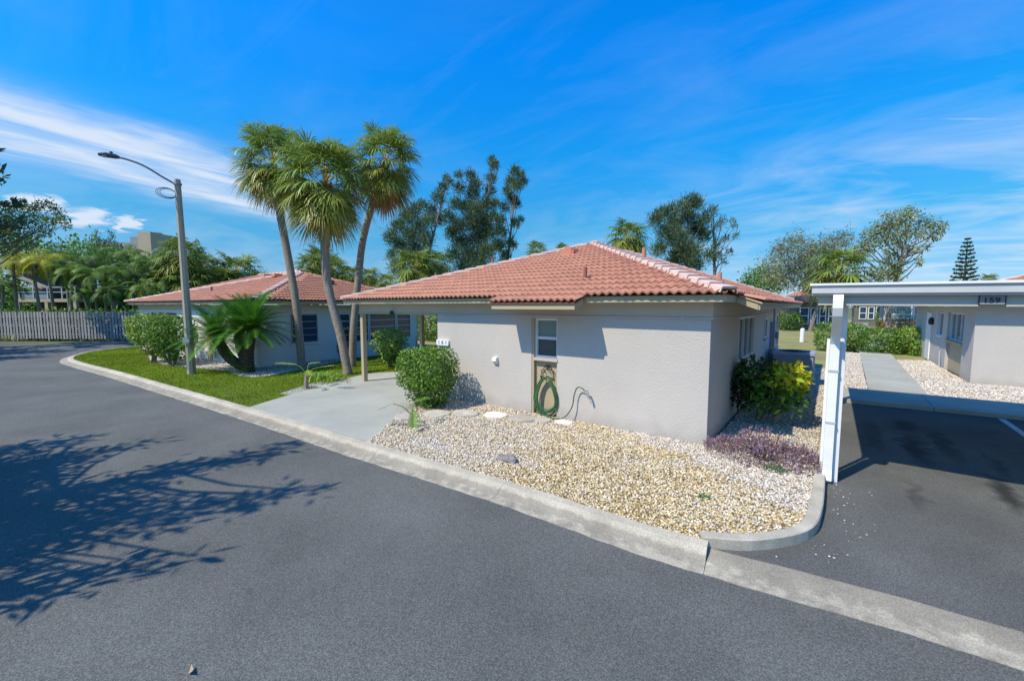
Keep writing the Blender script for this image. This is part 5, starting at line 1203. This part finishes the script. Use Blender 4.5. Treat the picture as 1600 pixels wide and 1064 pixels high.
# palm thicket beyond the fence
ARE = [mesh_of('crown', *merge([(lambda V, F, C, a: (V @ np.array([[math.cos(a), math.sin(a), 0], [-math.sin(a), math.cos(a), 0], [0, 0, 1]]), F, C))(*pinnate(R(78-88*((i+.5)/13)), sd*40+i, L=2.3, n=24, ll=.62, lw=.055, curve=105, col=cl, col2=(.2, .22, .05), drp=.62, vee=.25, stem=.14), i*2.4+sd) for i in range(13)]), m='leaf')
       for sd, cl in ((1, (.070, .125, .016)), (2, (.038, .078, .013)), (3, (.22, .22, .015)))]
M['palmstem'] = mat('ringed_palm_stem', (.27, .25, .19), .85, var=.3, vscale=12)
GT = 'feather palms crowding behind the wooden fence'
TH = [(20, 412, 33, .9, 2, 'yellow-green feather palm above the balcony house, at the left edge'), (48, 405, 34, 1.0, 2, 'yellow feather palm second from the left edge, above the balcony'), (72, 408, 33, 1.0, 2, 'yellow-tipped feather palm over the middle of the balcony'),
      (98, 400, 37, 1.0, 1, 'dark feather palm behind the balcony house roof'), (112, 425, 33, .9, 0, 'green feather palm right of the balcony'), (130, 410, 35, 1.0, 0, 'green feather palm with a leaning stem right of the balcony house'), (148, 430, 33, 1.0, 0, 'bright feather palm low in the middle of the thicket'),
      (165, 405, 36, 1.1, 1, 'dark feather palm in the middle of the thicket, below the grey tower block'), (182, 428, 34, 1.0, 0, 'feather palm beside the pale stem in mid thicket'), (200, 400, 38, 1.1, 0, 'tall feather palm in front of the grey tower block'), (212, 425, 35, 1.1, 1, 'feather palm left of the right end of the thicket'),
      (230, 410, 37, 1.1, 0, 'feather palm at the right end of the thicket below the tower block'), (248, 425, 36, 1.1, 1, 'dark feather palm at the thicket end, above the left roof corner'), (262, 440, 35, 1.0, 0, 'low feather palm nearest the left roof corner'), (5, 445, 33, .9, 1, 'dark feather palm cut by the left edge of the view'), (225, 450, 33, .8, 0, 'low feather palm just over the fence near its right end'),
      (170, 455, 32.5, .8, 1, 'low dark feather palm just over the middle of the fence'), (130, 458, 32.5, .7, 0, 'low feather palm just over the fence right of the balcony')]
for u, v, d, s, k, lb in TH:
    top = spot(u, v, d); base = Vector((top.x+random.uniform(-.9, .9), top.y+random.uniform(-.5, .5), -.1)); T = thing('feather_palm', lb, 'palm tree', base, group=GT)
    mb = MB(); trunk_tube(mb, [base, (base+top)/2+Vector((random.uniform(-.3, .3), 0, 0)), top], .12, .085, 8); mb.build('trunk', 'palmstem', T)
    link('crown', ARE[k], T, Matrix.Translation(top-base) @ Matrix.Rotation(u, 4, 'Z') @ Matrix.Scale(s*.84, 4))
GB = 'broadleaf trees massed behind the palm thicket'
for u, d, lst, lb, cl in ((30, 43, [(5,395,20),(30,385,20),(55,392,20),(15,420,22),(45,420,22),(75,400,18),(70,430,20),(20,450,20)], 'broadleaf tree behind the balcony house at the left', BGREEN), (110, 44, [(95,395,18),(115,390,18),(140,392,18),(105,415,20),(130,415,20),(150,410,18),(120,440,20),(90,425,16)], 'broadleaf tree behind the thicket, left of the grey tower block', BGREEN+YGREEN[:1]),
        (190, 45, [(165,405,16),(180,398,14),(200,405,16),(215,410,16),(175,425,20),(205,430,20),(235,420,16),(190,450,20)], 'broadleaf tree in the thicket below the tower block', BGREEN), (250, 46, [(240,420,14),(255,412,14),(270,420,14),(245,440,18),(270,442,18),(285,435,14)], 'broadleaf tree at the right end of the thicket', BGREEN)):
    clumps_tree('broadleaf_tree', lb, 'tree', foot(u, d), px_clumps(lst, d, 2.5, 1.0), .36, .2, cl, 150, .25, GB)
V, F, C = merge([shift(leaf_cloud(900, (1.5, 1.0, 1.1), .3, .14, BGREEN+[(.03, .05, .015)], lump=.3), tuple(F0+fd*s+Vector((-fn.x*-1, -fn.y*-1, 0))*0+Vector((-1.6, 1.0, .95)))) for s in np.linspace(.5, Lf+3, 11)])
V2, F2, C2 = merge([shift(leaf_cloud(1500, (2.6, 1.6, 2.3), .42, .2, BGREEN, lump=.3), tuple(Vector((q.x, q.y, 2.0)))) for q in [spot(u, 478, 42) for u in range(-40, 300, 34)]])
V, F, C = merge([(V, F, C), (V2, F2, C2)])
o = npmesh('undergrowth', V, F, 'leaf', C, kind='stuff'); o['label'] = 'dense green undergrowth filling the ground behind the wooden fence'; o['category'] = 'undergrowth'
CY = [(150,372,5),(147,380,7),(155,385,8),(160,378,4),(175,372,4),(172,380,6),(180,388,6),(145,392,8),(165,392,8),(185,384,4),(150,365,3),(173,365,3)]
clumps_tree('casuarina_tree', 'far casuarina with two peaks left of the grey tower block', 'tree', foot(160, 55), px_clumps(CY, 55, .8), .3, .08, CAS, 600, .15, GC, up=.4)
LT = [(5,335,14),(20,325,12),(35,322,10),(50,328,10),(62,322,9),(75,320,8),(85,330,9),(98,345,8),(104,352,6),(80,345,10),(60,345,12),(40,345,13),(15,352,14),(5,372,16),(30,370,14),(55,365,12),(75,362,9),(18,390,14),(45,385,12),(95,338,6)]
clumps_tree('spreading_tree', 'airy spreading tree with small leaves at the left edge, above the thicket', 'tree', foot(-75, 26), px_clumps(LT, 26, 1.5, .85), .13, .07, [(.09, .14, .03), (.13, .17, .035), (.06, .10, .02), (.18, .19, .05)], 1700, .2, limb_r=.05, trunk_top=spot(-45, 330, 26))

# ------------------------------------------------------------------ buildings behind
BH = thing('balcony_house', 'beige two-storey house with a dark balcony, half hidden by palms behind the fence', 'house', tuple(foot(60, 38)))
vx = RT.copy(); vy = Vector((-vx.y, vx.x, 0)); b0 = spot(30, 478, 38); b0.z = 0
def bb(mb, x0, x1, y0, y1, z0, z1): return mb.obox(b0+vx*(x0+x1)/2+vy*(y0+y1)/2+Vector((0, 0, (z0+z1)/2)), vx*(x1-x0)/2, vy*(y1-y0)/2, Vector((0, 0, (z1-z0)/2)))
mb = MB(); bb(mb, -.3, 5.0, 1.8, 2.0, 0, 6.2); mb.build('wall', 'shadefill', BH)  # dark colour puts the balcony's inner shade into its back wall
mb = MB(); bb(mb, -.3, 5.2, 0, 1.79, 2.75, 3.05); mb.build('balcony_floor', 'beige', BH)
for x in (-.3, 2.3, 4.9): mb = MB(); bb(mb, x, x+.28, 0.02, .3, 0, 2.748); mb.build('post', 'beige', BH)
mb = MB(); bb(mb, .0, 5.2, .02, .08, 4.05, 4.13); bb(mb, .0, 5.2, .02, .08, 3.62, 3.68); [bb(mb, x, x+.08, .02, .08, 3.052, 4.05) for x in (.0, 1.3, 2.6, 3.9, 5.12)]; mb.build('railing', 'ltgrey', BH)
mb = MB(); bb(mb, .2, 3.0, .1, .12, 3.1, 3.6); mb.build('balcony_screen', M['plateblue'], BH)
mb = MB(); P = [b0+vx*-.9+Vector((0, 0, 5.4)), b0+vx*2.2+Vector((0, 0, 3.9)), b0+vx*2.2+vy*2+Vector((0, 0, 3.9)), b0+vx*-.9+vy*2+Vector((0, 0, 5.4))]
mb.add(P+[p+Vector((0, 0, .28)) for p in P], [(3, 2, 1, 0), (4, 5, 6, 7), (0, 1, 5, 4), (1, 2, 6, 5), (2, 3, 7, 6), (3, 0, 4, 7)]); mb.build('stair_wall', 'pole', BH)
mb = MB(); bb(mb, -.9, 6.0, -.3, 6, 6.2, 6.5); mb.build('roof', 'greybuild', BH)
TBL = thing('apartment_block', 'far grey concrete block with a raised tower above the palm thicket', 'building', tuple(foot(200, 95)))
b0 = spot(175, 478, 95); b0.z = 0
mb = MB(); bb(mb, -2, 8.6, 0, 12, 0, 16.6); mb.build('wall', 'greybuild', TBL)
mb = MB(); bb(mb, 5.0, 7.6, .3, 6, 16.6, 17.9); mb.build('roof_room', 'greybuild', TBL)
mb = MB(); bb(mb, 7.3, 10.2, -.4, 8, 0, 18.9); mb.lathe(b0+vx*8.6+vy*3+Vector((0, 0, 18.9)), [(1.2, 0), (1.2, .3)], 12); mb.build('tower', 'beige', TBL)
WR = thing('metal_roof_building', 'distant building with a white ribbed metal roof above the left bungalow', 'building', tuple(foot(447, 60)))
b0 = spot(432, 478, 60); b0.z = 0
mb = MB(); bb(mb, 0, 3.4, .3, 6, 0, 5.6); mb.build('wall', 'greywall', WR)
mb = MB(); P = [b0+Vector((0, 0, 5.6)), b0+vx*3.4+Vector((0, 0, 5.6)), b0+vx*3.2+vy*3+Vector((0, 0, 7.9)), b0+vx*.2+vy*3+Vector((0, 0, 7.9))]; mb.add(P, [(0, 1, 2, 3)])
n_ = (P[1]-P[0]).cross(P[3]-P[0]).normalized()
for k in range(8):
    s = P[0]+(P[1]-P[0])*k/7; e_ = P[3]+(P[2]-P[3])*k/7; mb.tube([s+n_*.03, e_+n_*.03], .04, 4)
mb.build('roof', 'white', WR)
def villa(label, u0, u1, d, z1, wins, wallm, group='villas beyond the back lawn', wz=(.8, 2.2), roof=True, glass='glassblue', rows_=2):
    global b0
    T = thing('villa', label, 'house', tuple(foot((u0+u1)/2, d)), group=group)
    global vx, vy
    vx, vy = Vector((1, 0, 0)), Vector((0, 1, 0)); b0 = spot(u0, 478, d); b0.z = 0; r0 = (u0-800)/FPX*d
    wx = lambda u: ((u-800)/FPX*d-r0)/(RT.x+math.sin(YAW)*(u-800)/FPX); w = wx(u1)
    mb = MB(); bb(mb, 0, w, 0, 6, -.1, z1); mb.build('wall', wallm, T)
    for (x0, x1, c) in wins: window(T, b0+vx*wx(u0+x0)+Vector((0, 0, wz[0])), vx, wx(u0+x1)-wx(u0+x0), wz[1]-wz[0], c, rows_, depth=.08, inset=-.02, fw=.08, mull=.08, glass=glass)
    if roof:
        A = [b0+vx*-.5-vy*.5+Vector((0, 0, z1)), b0+vx*(w+.5)-vy*.5+Vector((0, 0, z1)), b0+vx*(w+.5)+vy*6.5+Vector((0, 0, z1)), b0+vx*-.5+vy*6.5+Vector((0, 0, z1))]; r1 = b0+vx*min(3, w*.4)+vy*3+Vector((0, 0, z1+1.3)); r2 = b0+vx*(w-min(3, w*.4))+vy*3+Vector((0, 0, z1+1.3))
        mb = MB(); mb.add(A+[r1, r2], [(0, 1, 5, 4), (1, 2, 5), (2, 3, 4, 5), (3, 0, 4), (3, 2, 1, 0)]); mb.build('roof', 'tile', T)
    return T
villa('far villa with a row of blue screened windows, left of the canopy post', 1205, 1320, 44, 2.75, [(45, 60, 1), (62, 74, 1), (76, 87, 1), (90, 102, 1)], 'greywall', wz=(.55, 2.25))
villa('far grey villa with three blue windows seen between the canopy post and hedge', 1335, 1384, 50, 2.9, [(8, 20, 1), (22, 32, 1), (34, 44, 1)], 'greywall', wz=(.8, 2.3), glass='glassblue')
villa('pale villa with a wide white-framed window above the orange flowering hedge', 1382, 1450, 42, 2.9, [(10, 44, 1), (46, 62, 1)], 'stucco', wz=(.7, 2.4), glass='glassgreen')
# hedges and plants around the back lawn
GHD = 'hedges and shrubs by the back lawn'
def hedge(label, u, vbase, d, rx, ry, rz, n, cols, L=.12, z=None, power=3.2):
    p = spot(u, vbase, d); c = (p.x, p.y, 0); bush('hedge', label, 'hedge', c, [(leaf_cloud(n, (rx, ry, rz), L, L*.5, cols, power=power), (0, 0, z or rz))], rt_tips(6, rx*.5, ry*.5, rz), GHD)
hedge('dark large-leaved hedge across the end of the footpath, left of the clipped one', 1375, 560, 21.5, .95, .9, .62, 3200, BGREEN)
hedge('square clipped green hedge beside the right house wall', 1425, 560, 21.0, .85, .85, .66, 3400, YGREEN[1:]+BGREEN[:1])
hedge('small bush at the foot of the clipped hedge, by the right house', 1440, 565, 20.2, .55, .5, .36, 1000, BGREEN+YGREEN[:2])
hedge('round bush just behind the canopy post, beside the palm trunk', 1297, 545, 22.5, .75, .7, .75, 2200, YGREEN[1:]+BGREEN)
hedge('round bush right of the canopy post, beside the footpath', 1333, 548, 22.5, .6, .7, .72, 1900, YGREEN[1:]+BGREEN)
hedge('low green hedge under the blue windows of the far villa', 1270, 513, 42.5, 3.2, .6, .42, 2200, YGREEN[1:], L=.2)
hedge('rounded green shrub at the left end of the far villa', 1232, 512, 42, 1.2, .9, .85, 1500, BGREEN+YGREEN[:1], L=.2)
hedge('dark green upright shrub between the two far villas', 1382, 505, 46, .8, .7, 1.2, 900, BGREEN, L=.2)
hedge('orange flowering hedge below the white-framed window', 1408, 512, 40, 1.8, .6, .55, 2200, [(.40, .12, .03), (.30, .16, .04), (.10, .14, .03), (.07, .11, .02)], L=.16)
hedge('tall clipped hedge seen through the open carport', 675, 523, 29, 3.2, 1.0, 1.25, 6500, BGREEN+YGREEN[1:2], L=.16)
hedge('green hedge along the far side of the lawn behind the left house', 600, 520, 40, 5, 1.0, 1.4, 3000, BGREEN, L=.25)
UB = thing('utility_box', 'pale green metal utility box on the back lawn beside the footpath', 'utility box', tuple(foot(1346, 36)))
b0 = spot(1339, 478, 36); b0.z = -.01
mb = MB(); bb(mb, 0, .8, 0, .7, 0, .85); mb.build('cabinet', 'greenbox', UB); mb = MB(); bb(mb, -.04, .84, -.04, .74, .852, .93); mb.build('lid', 'greenbox', UB)
p = spot(1253, 533, 28); mb = MB(); mb.lathe((p.x, p.y, -.02), [(.13, 0), (.13, .82), (.11, .9), (.03, .94)], 14); tag(mb.build('marker_post', 'white'), 'white round marker post standing alone on the dry back lawn', 'post')
# white post box at the end of the lawn by the two shrubs
MP = thing('marker_post', 'white square post at the left end of the lawn in front of the fence', 'post', (-26.2, 5.9, 0))
mb = MB(); mb.box((-26.28, 5.82, -.05), (-26.12, 5.98, 1.25)); mb.build('post', 'white', MP); mb = MB(); mb.box((-26.33, 5.7, .9), (-26.07, 6.1, 1.02)); mb.build('collar', 'white', MP)

# a tree on the near verge, left of the camera, whose upright leaders throw the streaky shadows on the asphalt
cl = []
for (x0, y0, z0, x1, y1, z1, r0) in ((-7.95, -2.85, 3.4, -7.45, -2.6, 7.0, .36), (-9.1, -2.5, 3.2, -9.6, -2.4, 7.5, .36), (-12.3, -2.7, 3.4, -12.6, -2.85, 5.6, .3), (-10.6, -2.3, 2.5, -11.2, -2.3, 5.3, .3), (-8.5, -2.6, 2.8, -8.3, -2.6, 5.4, .3), (-6.6, -2.2, 2.2, -6.2, -2.1, 4.4, .28)):
    for t in np.linspace(0, 1, int((z1-z0)/.24)):
        cl.append((Vector((x0+(x1-x0)*t+random.uniform(-.22, .22), y0+(y1-y0)*t+random.uniform(-.2, .2), z0+(z1-z0)*t)), r0*(1.05-.45*t)*random.uniform(.7, 1.25)))
for _ in range(46): cl.append((Vector((random.uniform(-11.3, -6.9), random.uniform(-3.0, -2.1), random.uniform(1.7, 4.0))), random.uniform(.3, .55)))
clumps_tree('upright_tree', 'upright narrow-leaved tree on the near verge casting the streaky shadow on the road', 'tree', (-9.2, -2.7, -.1), cl, .26, .07, BGREEN, 640, .14, limb_r=.04, up=.5, trunk_top=(-9.5, -2.45, 7.2))
for x, y, h, lb in ((-34.5, -5.6, 8.5, 'street tree on the near verge shading the far bend of the road'), (-40, -7, 9, 'street tree at the far corner of the near verge')):
    cl = [(Vector((x+random.uniform(-3, 3), y+random.uniform(-2.2, 2.2), h*random.uniform(.55, 1))), random.uniform(.7, 1.2)) for _ in range(20)]
    clumps_tree('street_tree', lb, 'tree', (x, y, -.1), cl, .3, .16, BGREEN, 200, .25, 'street trees on the near verge')
